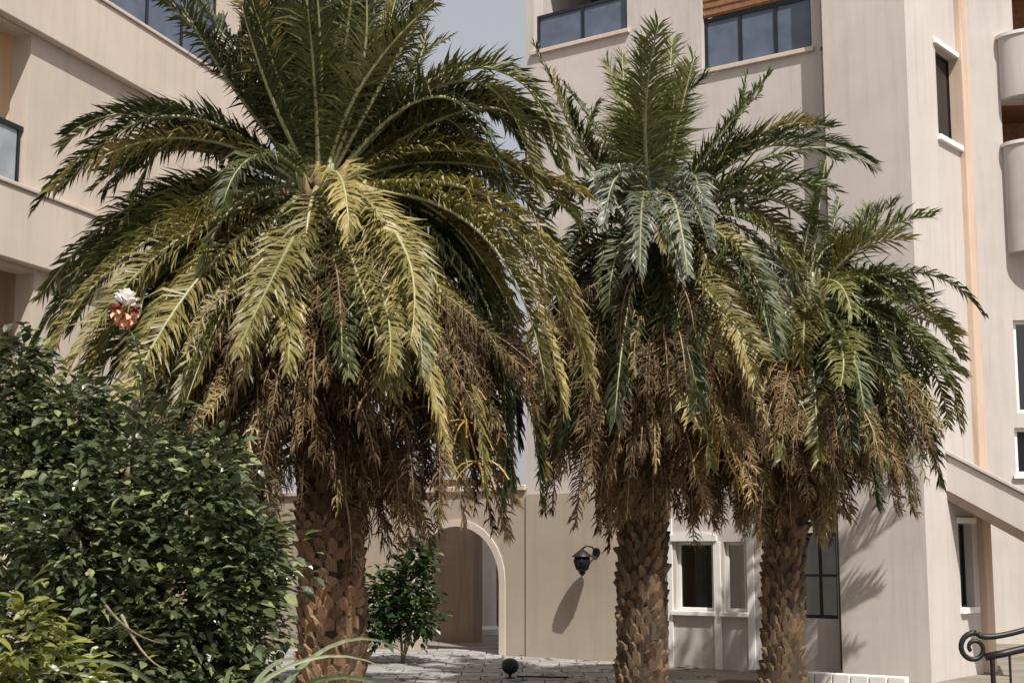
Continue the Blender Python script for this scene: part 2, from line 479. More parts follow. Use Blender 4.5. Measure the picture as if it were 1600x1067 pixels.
# glass guard in a black frame on the middle loggia
x0, x1, z0, z1 = holes[0]
zt = A.z(10, 192)
gd = MB()
for xa in (x1 - .05, x1 - 1.55, x1 - 3.05):
    gd.box(xa - .045, xa, .06, .11, z0, zt)
gd.box(x0, x1, .055, .115, zt, zt + .07); gd.box(x0, x1, .06, .11, z0 + .02, z0 + .09)
rl = gd.build('railing', M['frame'], lw)
for xa in (x1 - .05, x1 - 1.55):
    MB().box(xa - 1.49, xa - .06, .08, .09, z0 + .09, zt).build('pane', M['rail'], rl)
# upper loggia: blue grey screens with dark posts
x0, x1, z0, z1 = holes[1]
sc_ = MB(); sc_.box(x0, x1, .10, .16, z0, z0 + .08).box(x0, x1, .10, .16, z0 + .9, z0 + .96)
n = 4
for k in range(n + 1):
    xx = x0 + (x1 - x0 - .06) * k / n
    sc_.box(xx, xx + .06, .095, .165, z0 + .081, z1)
so = sc_.build('screen_frame', M['frame'], lw)
for k in range(n):
    xa = x0 + (x1 - x0 - .06) * k / n
    MB().box(xa + .06, xa + (x1 - x0 - .06) / n, .12, .13, z0 + .08, z1).build('screen', M['screen'], so)

# ------------------------------------------------------------------ right wing facade, receding to the left
Fr = Facade((-1.35, 25.0), (4.66, 20.7))
HT = 13.2
rw = thing('apartment_building', 'beige stucco apartment building with screened balconies behind the two right palms', 'building', Fr.p0, Fr.ang)
sL = Fr.s(822, 60)
sR = Fr.s(1312, 500)
z_sill = Fr.z(1268, 74)
hole2 = (Fr.s(1096, 60), Fr.s(1268, 60), z_sill, z_sill + 2.2)
z_s1 = Fr.z(905, 64)
hole1 = (Fr.s(834, 30), Fr.s(980, 30), z_s1, z_s1 + 2.0)
w1 = (Fr.s(1056, 900), Fr.s(1113, 900), Fr.z(1085, 954), Fr.z(1085, 846))
w2 = (Fr.s(1131, 900), Fr.s(1164, 900), Fr.z(1085, 954), Fr.z(1085, 846))
w3 = (Fr.s(1248, 900), Fr.s(1308, 900), Fr.z(1280, 966), Fr.z(1280, 832))
MB().panel(sL, sR, 0, HT, [hole1, hole2, w1, w2, w3], 0, .28).build('wall', M['wall'], rw)
MB().panel(sL, Fr.s(1000, 900), 0, Fr.z(900, 770), [], -.03, -.002).build('plinth', M['plinth'], rw, bevel=.008)
MB().box(sL, sL + .28, .282, 8.0, 0, HT - .01).build('end_wall', M['wall'], rw)
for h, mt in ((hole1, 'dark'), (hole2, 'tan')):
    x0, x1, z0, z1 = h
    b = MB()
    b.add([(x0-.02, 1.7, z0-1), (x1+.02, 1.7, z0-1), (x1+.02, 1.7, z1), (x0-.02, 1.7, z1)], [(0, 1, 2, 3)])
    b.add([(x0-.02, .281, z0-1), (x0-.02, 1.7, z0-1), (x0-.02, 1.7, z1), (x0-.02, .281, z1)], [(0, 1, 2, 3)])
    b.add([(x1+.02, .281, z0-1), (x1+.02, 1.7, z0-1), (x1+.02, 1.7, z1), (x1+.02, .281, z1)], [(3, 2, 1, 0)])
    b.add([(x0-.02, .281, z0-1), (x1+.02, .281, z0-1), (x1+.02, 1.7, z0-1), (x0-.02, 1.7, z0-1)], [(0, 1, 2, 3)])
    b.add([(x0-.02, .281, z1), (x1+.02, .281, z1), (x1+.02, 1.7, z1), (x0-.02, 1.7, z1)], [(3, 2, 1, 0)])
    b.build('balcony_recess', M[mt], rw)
    MB().box(x0 - .05, x1 + .05, -.06, .30, z0 - .075, z0 - .002).build('coping', M['band'], rw, bevel=.008)
# screens of the balconies, with frames and a brown blind above
for h, ytop, nn in ((hole1, 10, 2), (hole2, 14, 3)):
    x0, x1, z0, z1 = h
    zt = Fr.z(905 if h is hole1 else 1180, ytop, .12)
    b = MB(); fw = .055
    b.box(x0, x1, .10, .15, z0, z0 + fw).box(x0, x1, .10, .15, zt - fw, zt)
    for k in range(nn + 1):
        xx = x0 + (x1 - x0 - fw) * k / nn
        b.box(xx, xx + fw * (1.8 if k == nn else 1) - (fw * .8 if k == nn else 0), .102, .148, z0 + fw, zt - fw)
    so = b.build('screen_frame', M['frame'], rw)
    for k in range(nn):
        xa = x0 + (x1 - x0 - fw) * k / nn
        MB().box(xa + fw, xa + (x1 - x0 - fw) / nn, .12, .13, z0 + fw, zt - fw).build('screen', M['screen'], so)
    if h is hole2:
        bl = MB().box(x0 + .01, x1 - .01, .07, .11, zt + .02, zt + .45).build('blind', M['wood'], rw)
        for k in range(3):
            MB().box(x0 + .01, x1 - .01, .055, .069, zt + .05 + k * .12, zt + .11 + k * .12).build('slat', M['wood'], bl)
window(Fr, rw, 0, 0, 0, 0, local=w1, mullions=(), bars=(), inset=.08, pane='clear', room=(.34, .66))
window(Fr, rw, 0, 0, 0, 0, local=w2, mullions=(), bars=(), inset=.08, pane='clear', room=(.5, 1.0))
window(Fr, rw, 0, 0, 0, 0, local=w3, mullions=(0.5,), bars=(0.5,), pane='clear', frame='frame', inset=.08, sill=False, room=(.0, 1.0))
# white hood over the first window, white strips between the windows
hd = MB()
xa, xb = w1[0] - .06, w1[1] + .10
pts = []
for k in range(9):
    t = k / 8
    pts.append((xa + (xb - xa) * t, -.05, w1[3] + .10 + .05 * math.sin(math.pi * t)))
poly = [(xa, -.05, w1[3] + .01)] + pts + [(xb, -.05, w1[3] + .01)]
hd.prism(poly, (0, .048, 0)); hd.build('window_hood', M['white'], rw)
for q0, q1 in ((1044, 1052), (1116, 1127), (1168, 1179)):
    MB().box(Fr.s(q0, 900), Fr.s(q1, 900), -.03, -.002, Fr.z(q0, 1046), w1[3] + (.0 if q0 == 1116 else .35)).build('trim', M['white'], rw, bevel=.006)

# the projecting block to its right: front panel, then the side that turns away
pc = Fr.world(sR, 0, 0) - Fr.inn * .30
B0 = Vector((pc.x, pc.y, 0))
cd = ray(1447, 850); 
# corner where the view ray of x = 1447 meets the plane of the block front
Bf = Facade((B0.x, B0.y), (B0.x + Fr.d.x, B0.y + Fr.d.y))
sc_corner = Bf.s(1447, 850)
c0 = Bf.world(sc_corner, 0, 0)
Bs = Facade((c0.x, c0.y), (c0.x + .80, c0.y + 1.0))
sb_end = Bs.s(1528, 850)
bw = thing('stair_tower', 'beige stucco tower block with slit windows, right of the palms', 'building', Bf.p0, Bf.ang)
MB().panel(0, sc_corner, 0, HT + .4, [], 0, .25).build('front_wall', M['wall'], bw)
MB().box(0, .25, .251, .6, 0, HT + .39).build('return_wall', M['wall'], bw)
relang = Bs.ang - Bf.ang
side = bpy.data.objects.new('side_wall', None)
wu = (Bs.s(1464, 150), Bs.s(1497, 150), Bs.z(1480, 218), Bs.z(1480, 84))
wl = (Bs.s(1500, 890), Bs.s(1521, 890), Bs.z(1510, 948), Bs.z(1510, 818))
sw = MB().panel(.002, sb_end, 0, HT + .4, [wu, wl], 0, .25).build('side_wall', M['wall'], bw)
sw.location = (sc_corner, 0, 0); sw.rotation_euler = (0, 0, relang)
def slit(h, nm):
    x0, x1, z0, z1 = h
    b = MB(); fw = .035
    b.box(x0, x1, .12, .17, z0, z0 + fw).box(x0, x1, .12, .17, z1 - fw, z1).box(x0, x0 + fw, .12, .17, z0 + fw, z1 - fw).box(x1 - fw, x1, .12, .17, z0 + fw, z1 - fw)
    w = b.build('window', M['frame'], sw)
    MB().box(x0 + fw, x1 - fw, .14, .148, z0 + fw, z1 - fw).build('pane', M['glass'], w)
    MB().box(x0 - .05, x1 + .05, -.06, .118, z0 - .09, z0 - .002).build('sill', M['white'], w, bevel=.008)
    MB().box(x0 - .08, x1 + .08, -.05, -.002, z1 + .01, z1 + .09).build('lintel', M['white'], w, bevel=.008)
slit(wu, 'u'); slit(wl, 'l')
# brown downpipe in the corner between facade and block
b = MB(); b.tube([(-.07, .22, 0.1), (-.07, .22, HT)], .05, 8)
dp = b.build('downpipe', M['pipe'], bw, smooth=True)
for z in (1.4, 4.2, 7.0, 9.2):
    MB().lathe([(.062, 0), (.062, .05)], 10, (-.07, .22, z)).build('bracket', M['pipe'], dp)
# salmon pilaster closing the side wall
e0 = Bs.world(sb_end, 0, 0)
b = MB(); b.box(sb_end + .002, sb_end + .30, -.10, .4, 0, HT + .2)
pl_ = b.build('pilaster', M['salmon'], bw, bevel=.02); pl_.location = (sc_corner, 0, 0); pl_.rotation_euler = (0, 0, relang)

# ------------------------------------------------------------------ sloping stair parapet at the right edge
P = [at(1462, 702, 20.35), at(1660, 804, 19.6), at(1660, 864, 19.6), at(1462, 757, 20.35)]
st = thing('staircase', 'stucco staircase with a sloping underside at the right edge', 'staircase', (P[3].x, P[3].y, 0))
O = Vector((P[3].x, P[3].y, 0))
back = Vector((.45, 1.5, 0))
b = MB(); b.prism([v - O for v in P], Vector((.05, .16, 0))); b.build('parapet', M['wall'], st, bevel=.01)
Q = [P[3] + Vector((.06, .165, .06)), P[2] + Vector((.06, .165, .06)), P[2] + Vector((.06, .165, .22)), P[3] + Vector((.06, .165, .22))]
b = MB(); b.prism([v - O for v in Q], back); b.build('flight', M['tan'], st)
b = MB(); b.prism([v - O + Vector((-.01, -.03, 0)) for v in (P[3] - Vector((0, 0, .13)), P[2] - Vector((0, 0, .13)), P[2] - Vector((0, 0, .003)), P[3] - Vector((0, 0, .003)))], Vector((.06, .20, 0))); b.build('shadow_strip', M['pipe'], st)  # dark strip added in place of the shadow line under the parapet
b = MB(); b.prism([v - O + Vector((0, -.05, .003)) for v in (P[0], P[1], P[1] + Vector((0, 0, .06)), P[0] + Vector((0, 0, .06)))], Vector((.07, .26, 0))); b.build('coping', M['wall'], st, bevel=.008)

# ------------------------------------------------------------------ far wing with round balconies
Ff = Facade((8.2, 27.4), (16.0, 26.4))
fw_ = thing('rear_building', 'rear building with rounded balconies at the right edge', 'building', Ff.p0, Ff.ang)
s0 = Ff.s(1500, 500); s1 = s0 + 7
xo = Ff.s(1562, 200)
zA0 = Ff.z(1600, 70, -.6); 
cx = Ff.s(1655, 300)
rad = cx - Ff.s(1574, 300, -.2)
zp = [(Ff.z(1566, 150, -.3), Ff.z(1566, 55, -.3)), (Ff.z(1556, 392, -.3), Ff.z(1568, 225, -.3))]
hA = (Ff.s(1566, 200), Ff.s(1760, 200), zp[1][1] - .5, zp[0][0] - .02)
hB = (Ff.s(1582, 30), Ff.s(1760, 30), zp[0][1] - .4, zp[0][1] + 1.6)
wA = (Ff.s(1586, 570), Ff.s(1680, 570), Ff.z(1600, 645), Ff.z(1600, 500))
wB = (Ff.s(1586, 700), Ff.s(1680, 700), Ff.z(1600, 742), Ff.z(1600, 668))
MB().panel(s0, s1, 0, 14.5, [hA, hB, wA, wB], 0, .3).build('wall', M['wall'], fw_)
for h in (hA, hB):
    x0, x1, z0, z1 = h
    b = MB()
    b.add([(x0, 1.6, z0), (x1, 1.6, z0), (x1, 1.6, z1), (x0, 1.6, z1)], [(0, 1, 2, 3)])
    b.add([(x0, .301, z1), (x1, .301, z1), (x1, 1.6, z1), (x0, 1.6, z1)], [(3, 2, 1, 0)])
    b.add([(x0, .301, z0), (x0, 1.6, z0), (x0, 1.6, z1), (x0, .301, z1)], [(0, 1, 2, 3)])
    b.add([(x1, .301, z0), (x1, 1.6, z0), (x1, 1.6, z1), (x1, .301, z1)], [(3, 2, 1, 0)])
    b.add([(x0, .301, z0), (x1, .301, z0), (x1, 1.6, z0), (x0, 1.6, z0)], [(0, 1, 2, 3)])
    b.build('loggia', M['wood'], fw_)
window(Ff, fw_, 0, 0, 0, 0, local=wA, mullions=(.5,), inset=.1, sill=False, fw=.07, pane='clear', room=(.3, 1.0))
window(Ff, fw_, 0, 0, 0, 0, local=wB, mullions=(.5,), inset=.1, fw=.07)
def half_ring(r0, r1, z0, z1, n=56):
    b = MB(); vs_ = []; fs = []
    for k in range(n + 1):
        a = math.pi + math.pi * k / n
        for r_, z_ in ((r0, z0), (r1, z0), (r1, z1), (r0, z1)):
            vs_.append((cx + r_ * math.cos(a), -.003 + .5 * r_ * math.sin(a), z_))
    for k in range(n):
        for j in range(4):
            j2 = (j + 1) % 4
            fs.append((k*4+j, k*4+j2, (k+1)*4+j2, (k+1)*4+j))
    b.add(vs_, fs)
    return b
for zb_, zt_ in zp:
    o = half_ring(rad - .14, rad, zb_, zt_).build('balcony', M['wall'], fw_)
    half_ring(rad - .17, rad + .04, zt_ + .002, zt_ + .07).build('coping', M['white'], o)
    s = MB(); vs_ = [(cx + (rad - .145) * math.cos(math.pi + math.pi * k / 20), -.004 + .5 * (rad - .145) * math.sin(math.pi + math.pi * k / 20), zb_ + .02) for k in range(21)]
    s.prism(vs_, (0, 0, .18)); s.build('slab', M['wall'], o)

# ------------------------------------------------------------------ gateway wall with the arch
gw = thing('gateway_wall', 'tan stucco gateway wall with a round archway between the two wings', 'wall', Fr.p0, Fr.ang)
sl = Fr.s(400, 900); ax0, ax1 = Fr.s(648, 960), Fr.s(781, 960)
acx, ar = (ax0 + ax1) / 2, (ax1 - ax0) / 2
zc = Fr.z(700, 822)
ztop = Fr.z(760, 768)
zspr = zc - ar
pts = [(sl, 0), (ax0, 0)]
for k in range(17):
    a = math.pi - math.pi * k / 16
    pts.append((acx + ar * math.cos(a), zspr + ar * math.sin(a)))
pts += [(ax1, 0), (sL - .003, 0), (sL - .003, ztop), (sl, ztop)]
b = MB(); b.prism([(x, 0, z) for x, z in pts], (0, .35, 0)); b.build('wall', M['plinth'], gw)
b = MB(); b.box(sl, sL - .01, -.05, .40, ztop + .003, ztop + .10); b.build('coping', M['band'], gw, bevel=.015)
# arch trim, voussoir band
b = MB(); vs_ = []; fs = []
prof = [(ax0, .0)] + pts[2:19] + [(ax1, 0)]
outer = []
for i, (x, z) in enumerate(prof):
    if i == 0: outer.append((x - .12, z))
    elif i == len(prof) - 1: outer.append((x + .12, z))
    else:
        a = math.pi - math.pi * (i - 1) / 16
        outer.append((acx + (ar + .12) * math.cos(a), zspr + (ar + .12) * math.sin(a)))
for (x, z), (X_, Z_) in zip(prof, outer):
    vs_ += [(x, -.03, z), (X_, -.03, Z_), (X_, -.002, Z_), (x, -.002, z)]
for k in range(len(prof) - 1):
    for j in range(4):
        j2 = (j + 1) % 4
        fs.append((k*4+j, (k+1)*4+j, (k+1)*4+j2, k*4+j2))
b.add(vs_, fs); b.build('arch_trim', M['band'], gw)
# passage behind: brown inner wall, white column, dark far side
p0, p1 = Fr.s(610, 930, 2.4), Fr.s(739, 930, 2.4)
MB().box(p0, p1, 2.4, 2.7, 0, 3.1).build('passage_wall', M['tan'], gw)
MB().box(Fr.s(640, 900, .36), Fr.s(742, 930, 2.4), .352, 2.39, 2.66, 2.76).build('passage_ceiling', M['tan'], gw)
cy_ = 4.6
cxs = Fr.s(759, 930, cy_); rr = (Fr.s(773, 930, cy_) - Fr.s(746, 930, cy_)) / 2
b = MB(); b.lathe([(rr*1.35, 0), (rr*1.35, .12), (rr, .18), (rr*.94, 2.4), (rr*1.3, 2.5), (rr*1.3, 2.62)], 18, (cxs, cy_, 0)); b.build('column', M['white'], gw, smooth=False)
MB().box(Fr.s(740, 930, 6.0), Fr.s(850, 930, 6.0), 6.0, 6.2, 0, 2.6).build('rear_door', M['wood'], gw)

# ------------------------------------------------------------------ kerb and planting bed at the foot of the block
kb0, kb1 = Bf.s(1250, 1040, -1.0), Bf.s(1420, 1040, -1.0)
kb = thing('kerb', 'white concrete kerb edging the planting bed below the tower block', 'kerb', Bf.p0, Bf.ang)
nst = 6
for k in range(nst):
    a = kb0 + (kb1 - kb0) * k / nst
    MB().box(a + .006, a + (kb1 - kb0) / nst - .006, -1.12, -.98, 0, .16).build('kerb_stone', M['white'], kb, bevel=.015)
bd = MB(); bd.add([tuple(Bf.world(kb0 - 1, -2.6, .006)), tuple(Bf.world(kb1 + 2, -2.6, .006)), tuple(Bf.world(kb1 + 2, -1.12, .006)), tuple(Bf.world(kb0 - 1, -1.12, .006))], [(0, 1, 2, 3)])
structure(bd.build('planting_bed', M['soil']), 'brown soil bed in front of the white kerb')

# ------------------------------------------------------------------ palms
def bez(p0, pm, p1, n):
    c = pm * 2 - (p0 + p1) * .5
    return [p0 * (1-t)**2 + c * (2*t*(1-t)) + p1 * t*t for t in [i / (n-1) for i in range(n)]]

def grav(p0, az, el, L, droop, n=16):
    pts = [p0.copy()]; p = p0.copy()
    h = Vector((math.sin(az), math.cos(az), 0))
    for i in range(1, n):
        t = i / (n - 1)
        e = el - droop * t ** 1.2
        e = max(e, R(-86))
        p = p + (h * math.cos(e) + Vector((0, 0, 1)) * math.sin(e)) * (L / (n - 1))
        pts.append(p.copy())
    return pts

def frond(root, origin, pts, mat, stem, rnd, leaf=.42, spacing=.025, width=.028, roll=0.0, vlift=.35, droop=.45, bare=.13, name='frond', stem_r=.034, wild=0.0):
    # pts in world; stored relative to the palm root
    pts = [q - origin for q in pts]
    seg = [(pts[i+1] - pts[i]).length for i in range(len(pts) - 1)]
    L = sum(seg)
    hor = pts[-1] - pts[0]; hor.z = 0
    if hor.length < .15: hor = Vector((rnd.uniform(-1, 1), rnd.uniform(-1, 1), 0))
    S0 = hor.normalized().cross(Vector((0, 0, 1))).normalized()
    V, Fc = [], []
    nl = int(L * (1 - bare) / spacing)
    tw = rnd.uniform(-.55, .55); boff = rnd.gauss(0, .10); vl0 = rnd.gauss(0, .14); dr0 = rnd.uniform(.7, 1.6)
    gap_at, gap_w = rnd.uniform(.2, 1.3), rnd.uniform(.008, .02); ragged = rnd.uniform(.02, .10)
    kink = rnd.uniform(0, 6.28)
    i = 0; acc = 0.0
    for k in range(nl):
        d = L * bare + (k + .5) * spacing
        while i < len(seg) - 1 and d > acc + seg[i]: acc += seg[i]; i += 1
        f = (d - acc) / seg[i]
        p = pts[i].lerp(pts[i+1], f)
        T = (pts[i+1] - pts[i]).normalized()
        t = d / L
        S = S0 - T * S0.dot(T); S.normalize()
        Nn = S.cross(T).normalized()
        rl_ = roll + tw * d / L
        if rl_: 
            q = Matrix.Rotation(rl_, 3, T); S = q @ S; Nn = q @ Nn
        tt = (t - bare) / (1 - bare)
        prof = min(1.0, .35 + tt * 3.2) * (1.0 - .62 * max(0, tt - .35) / .65)
        for sd in (-1, 1):
            if rnd.random() < ragged or abs(tt - gap_at) < gap_w * (1.4 if sd > 0 else .6): continue
            b = boff + .12 * math.sin(kink + 23 * tt + sd) + R(72) - R(46) * tt + rnd.gauss(0, .13)
            vl = vlift + vl0 + rnd.gauss(0, .20)
            D = S * sd * math.sin(b) + T * math.cos(b) + Nn * vl
            if wild: D = D + Vector((rnd.gauss(0, wild), rnd.gauss(0, wild), rnd.gauss(0, wild)))
            D.normalize()
            l = leaf * prof * rnd.uniform(.7, 1.15)
            mid = p + D * l * .5
            D2 = (D + Vector((0, 0, -1)) * droop * dr0 * (rnd.uniform(.4, 1.6) if rnd.random() > .06 else 3.2)).normalized()
            tip = mid + D2 * l * .5
            W = (T - D * T.dot(D)).normalized() * width * .5 * rnd.uniform(.8, 1.2)
            W2 = W * .95 + Nn * rnd.uniform(-.006, .006)
            n0 = len(V)
            V += [p - W * .6, p + W * .6, mid + W2, mid - W2, tip]
            Fc += [(n0, n0+1, n0+2, n0+3), (n0+3, n0+2, n0+4)]
    b = MB(); b.v = [tuple(v) for v in V]; b.f = Fc
    o = b.build(name, M[mat], root)
    s = MB(); m = len(pts)
    s.tube(pts, [stem_r * (1.5 if j == 0 else 1.0) * (1 - .85 * j / (m-1)) for j in range(m)], 5)
    s.build('stem', M[stem], o, smooth=True)
    return o

def boot_mesh(name, w, h, d, mat):
    # an old leaf base: a blunt upward wedge with a cut end
    vs_ = [(-w*.5, 0, -h*.5), (w*.5, 0, -h*.5), (w*.56, 0, h*.1), (0, 0, h*.5), (-w*.56, 0, h*.1),
           (-w*.30, -d*.45, -h*.18), (w*.30, -d*.45, -h*.18), (w*.30, -d, h*.30), (0, -d*1.05, h*.42), (-w*.30, -d, h*.30)]
    fs = [(0, 1, 6, 5), (1, 2, 7, 6), (2, 3, 8, 7), (3, 4, 9, 8), (4, 0, 5, 9), (5, 6, 7, 8, 9)]
    return MB().add(vs_, fs).mesh(name, M[mat])

def trunk(root, h, r0, r1, boot_mat, lo, hi, seed, lean=(0, 0)):
    rnd = random.Random(seed)
    prof = []
    nz = 24
    b = MB(); vs_ = []; fs = []; n = 22
    def rad_(z): 
        t = z / h
        return r0 + (r1 - r0) * t + .10 * max(0, 1 - z / .5) ** 2
    def cxy(z):
        t = z / h
        return lean[0] * t * t, lean[1] * t * t
    for i in range(nz + 1):
        z = h * i / nz; ox, oy = cxy(z)
        for k in range(n):
            a = 2 * math.pi * k / n
            r_ = rad_(z) * (1 + rnd.uniform(-.03, .03))
            vs_.append((ox + r_ * math.cos(a), oy + r_ * math.sin(a), z))
    for i in range(nz):
        for k in range(n):
            k2 = (k + 1) % n
            fs.append((i*n+k, i*n+k2, (i+1)*n+k2, (i+1)*n+k))
    b.add(vs_, fs); b.build('trunk', M['trunk'], root, smooth=True)
    rm = rad_((lo + hi) / 2)
    per = 14; dz = .098
    w = 2 * math.pi * rm / per * .92
    bms = [boot_mesh('leaf_base', w * s1_, .172 * s2_, .064 * s3_, boot_mat) for s1_, s2_, s3_ in ((1, 1, .9), (.85, 1.1, 1.2), (1.08, .9, .65), (.92, 1.2, .9), (.75, .85, 1.3), (1.0, .8, .5))]
    rest = MB()
    row = 0; z = .08; cnt = 0
    while z < h - .05:
        for k in range(per):
            a = 2 * math.pi * (k + .5 * (row % 2)) / per + rnd.uniform(-.05, .05) + row * .021
            ox, oy = cxy(z); r_ = rad_(z) - .01
            zz = z + rnd.uniform(-.012, .012)
            m = Matrix.Translation((ox + r_ * math.cos(a), oy + r_ * math.sin(a), zz)) @ Matrix.Rotation(a + math.pi / 2, 4, 'Z') @ Matrix.Rotation(rnd.uniform(-.16, .10), 4, 'X') @ Matrix.Rotation(rnd.uniform(-.12, .12), 4, 'Y')
            if rnd.random() < .07: continue
            m = m @ Matrix.Diagonal((rnd.uniform(.8, 1.15), rnd.uniform(.6, 1.1), rnd.uniform(.85, 1.2), 1)) @ Matrix.Rotation(rnd.gauss(0, .14), 4, 'Y')
            me = rnd.choice(bms)
            if lo <= z <= hi and cnt < 300:
                inst('leaf_base', me, root, m); cnt += 1
            else:
                rest.add([m @ v.co for v in me.vertices], [tuple(q.vertices) for q in me.polygons])
        row += 1; z += dz
    if rest.v:
        o = rest.build('leaf_base_cover', M[boot_mat], root); o['kind'] = 'stuff'

def skirt(root, origin, heart, n, rnd, L=(1.1, 1.9), spread=(.35, .95), sector=None, mat='dead', r_start=.28, zo=(-.75, -.05), e0=15, e1=None):
    for k in range(n):
        az = rnd.uniform(0, 2 * math.pi) if sector is None else rnd.uniform(*sector)
        p0 = heart + Vector((math.sin(az) * r_start, math.cos(az) * r_start, rnd.uniform(*zo)))
        sp = rnd.uniform(*spread)
        l = rnd.uniform(*L)
        pts = grav(p0, az, R(15) * sp, l, R(78 + 18 * (1 - sp)), 10) if e0 == 15 else grav(p0, az, R(e0 + rnd.uniform(-12, 12)), l, R(60), 10)
        # flatten outward reach
        mm = mat if rnd.random() < .74 else ('straw' if rnd.random() < .6 else 'olive')
        frond(root, origin, pts, mm, 'stemdry', rnd, leaf=rnd.uniform(.26, .42), spacing=.022, width=rnd.uniform(.012, .020), vlift=rnd.uniform(-.3, .3), droop=rnd.uniform(.9, 3.2), wild=rnd.uniform(.15, .6), roll=rnd.uniform(-1.2, 1.2), bare=.12, name='dead_frond', stem_r=.022)

def fruit(root, origin, p0, pm, p1, rnd, n=22, l=.45):
    pts = bez(p0, pm, p1, 10)
    b = MB(); b.tube([q - origin for q in pts], [.020 * (1 - .5 * i / 9) for i in range(10)], 5)
    o = b.build('fruit_stalk', M['stalk'], root, smooth=True)
    s = MB()
    for k in range(n):
        q = pts[rnd.randint(6, 9)] - origin
        d = Vector((rnd.gauss(0, .5), rnd.gauss(0, .5), rnd.uniform(-.2, .4))).normalized()
        ll = l * rnd.uniform(.6, 1.1)
        a = [q]
        for j in range(5):
            d = (d + Vector((0, 0, -.38))).normalized()
            a.append(a[-1] + d * ll / 5)
        s.tube(a, [.007] * 6, 3, cap=False)
        for j in range(2, 6):
            c_ = a[j]
            rr_ = .013
            s.add([c_ + Vector(v) * rr_ for v in ((1,0,0),(-1,0,0),(0,1,0),(0,-1,0),(0,0,1.3),(0,0,-1.3))],
                  [(0,2,4),(2,1,4),(1,3,4),(3,0,4),(2,0,5),(1,2,5),(3,1,5),(0,3,5)])
    s.build('strand', M['stalk'], o)

def palm(label, hx, hy, Y, base_px, spec, trunk_r, boot_mat, seed, lo, hi, infill, skirt_n, scale=1.0, leafw=1.0, drop=.55, dens=1, sheath=('stem', .36, 26)):
    rnd = random.Random(seed)
    heart = at(hx, hy, Y)
    bx = at(base_px, 850, Y)
    origin = Vector((bx.x, Y, 0))
    root = thing('palm_tree', label, 'palm tree', origin, 0)
    trunk(root, heart.z - drop * .55, trunk_r, trunk_r * 1.02, boot_mat, lo, hi, seed + 1, (heart.x - origin.x, 0))
    # heart bulge: long pale leaf bases wrapped round the growing point
    for k in range(sheath[2]):
        az = k * 2.39996; t = k / sheath[2]
        r_ = trunk_r * (1.0 - .65 * t)
        q0 = Vector((heart.x - origin.x + math.sin(az) * r_, math.cos(az) * r_, heart.z - drop * .6 + t * .35))
        d = Vector((math.sin(az) * (.9 - .6 * t), math.cos(az) * (.9 - .6 * t), .75 + t)).normalized()
        b = MB(); b.tube([q0 - d * .12, q0 + d * .14, q0 + d * (sheath[1] + .1 * rnd.random())], [.075, .055, .022], 6)
        b.build('leaf_sheath', M[sheath[0] if rnd.random() < .7 else 'stemdry'], root, smooth=True)
    full = []
    for sp in spec:
        full.append(sp)
        for q in range(dens):
            j = rnd.uniform
            u = j(.68, 1.04)
            tp = (hx + (sp[0][0] - hx) * u, hy + (sp[0][1] - hy) * u); md = (hx + (sp[1][0] - hx) * u, hy + (sp[1][1] - hy) * u)
            mt_ = sp[3] if len(sp) > 3 else 'frond'
            if rnd.random() < .18 and mt_ != 'dead': mt_ = 'olive'
            if mt_ == 'dead': u = j(.85, 1.06); tp = (hx + (sp[0][0] - hx) * u, hy + (sp[0][1] - hy) * u); md = sp[1]
            e = ((tp[0] + j(-32, 32), tp[1] + j(-30, 28)), (md[0] + j(-26, 26), md[1] + j(-14, 24)), sp[2] * u + j(-.8, .8), mt_) + tuple(sp[4:])
            full.append(e); continue
            e = ((sp[0][0] + j(-32, 32), sp[0][1] + j(-30, 28)), (sp[1][0] + j(-26, 26), sp[1][1] + j(-14, 24)), sp[2] + j(-.8, .8)) + tuple(sp[3:])
            full.append(e)
    for sp in full:
        (tx, ty), (mx, my), dy = sp[0], sp[1], sp[2]
        mat = sp[3] if len(sp) > 3 else 'frond'
        lf = sp[4] if len(sp) > 4 else .42
        roll = sp[5] if len(sp) > 5 else 0.0
        p1 = at(tx, ty, Y + dy); pm = at(mx, my, Y + dy * .55)
        d = (pm - heart); dn = d.normalized()
        p0 = heart + Vector((dn.x * .16, dn.y * .16, dn.z * .12 - .05))
        frond(root, origin, bez(p0, pm, p1, 18), mat, 'stem' if mat != 'dead' else 'stemdry', rnd, leaf=lf * leafw, roll=roll,
              vlift=.30, droop=.30 if p1.z > heart.z else .55, name='frond' if mat != 'dead' else 'dead_frond', bare=.13 if mat != 'dead' else .3, wild=0 if mat != 'dead' else .35, width=.028 if mat != 'dead' else .019)
    for k, (az, el, L, dr, mat) in enumerate(infill):
        az_ = R(az) + rnd.uniform(-.08, .08)
        p0 = heart + Vector((math.sin(az_) * .16, math.cos(az_) * .16, -.04))
        frond(root, origin, grav(p0, az_, R(el), L * scale * rnd.uniform(.93, 1.07), R(dr)), mat, 'stem', rnd, leaf=.40 * leafw, roll=0)
    if skirt_n:
        skirt(root, origin, heart - Vector((0, 0, drop)), skirt_n, rnd)
    return root, origin, heart, rnd

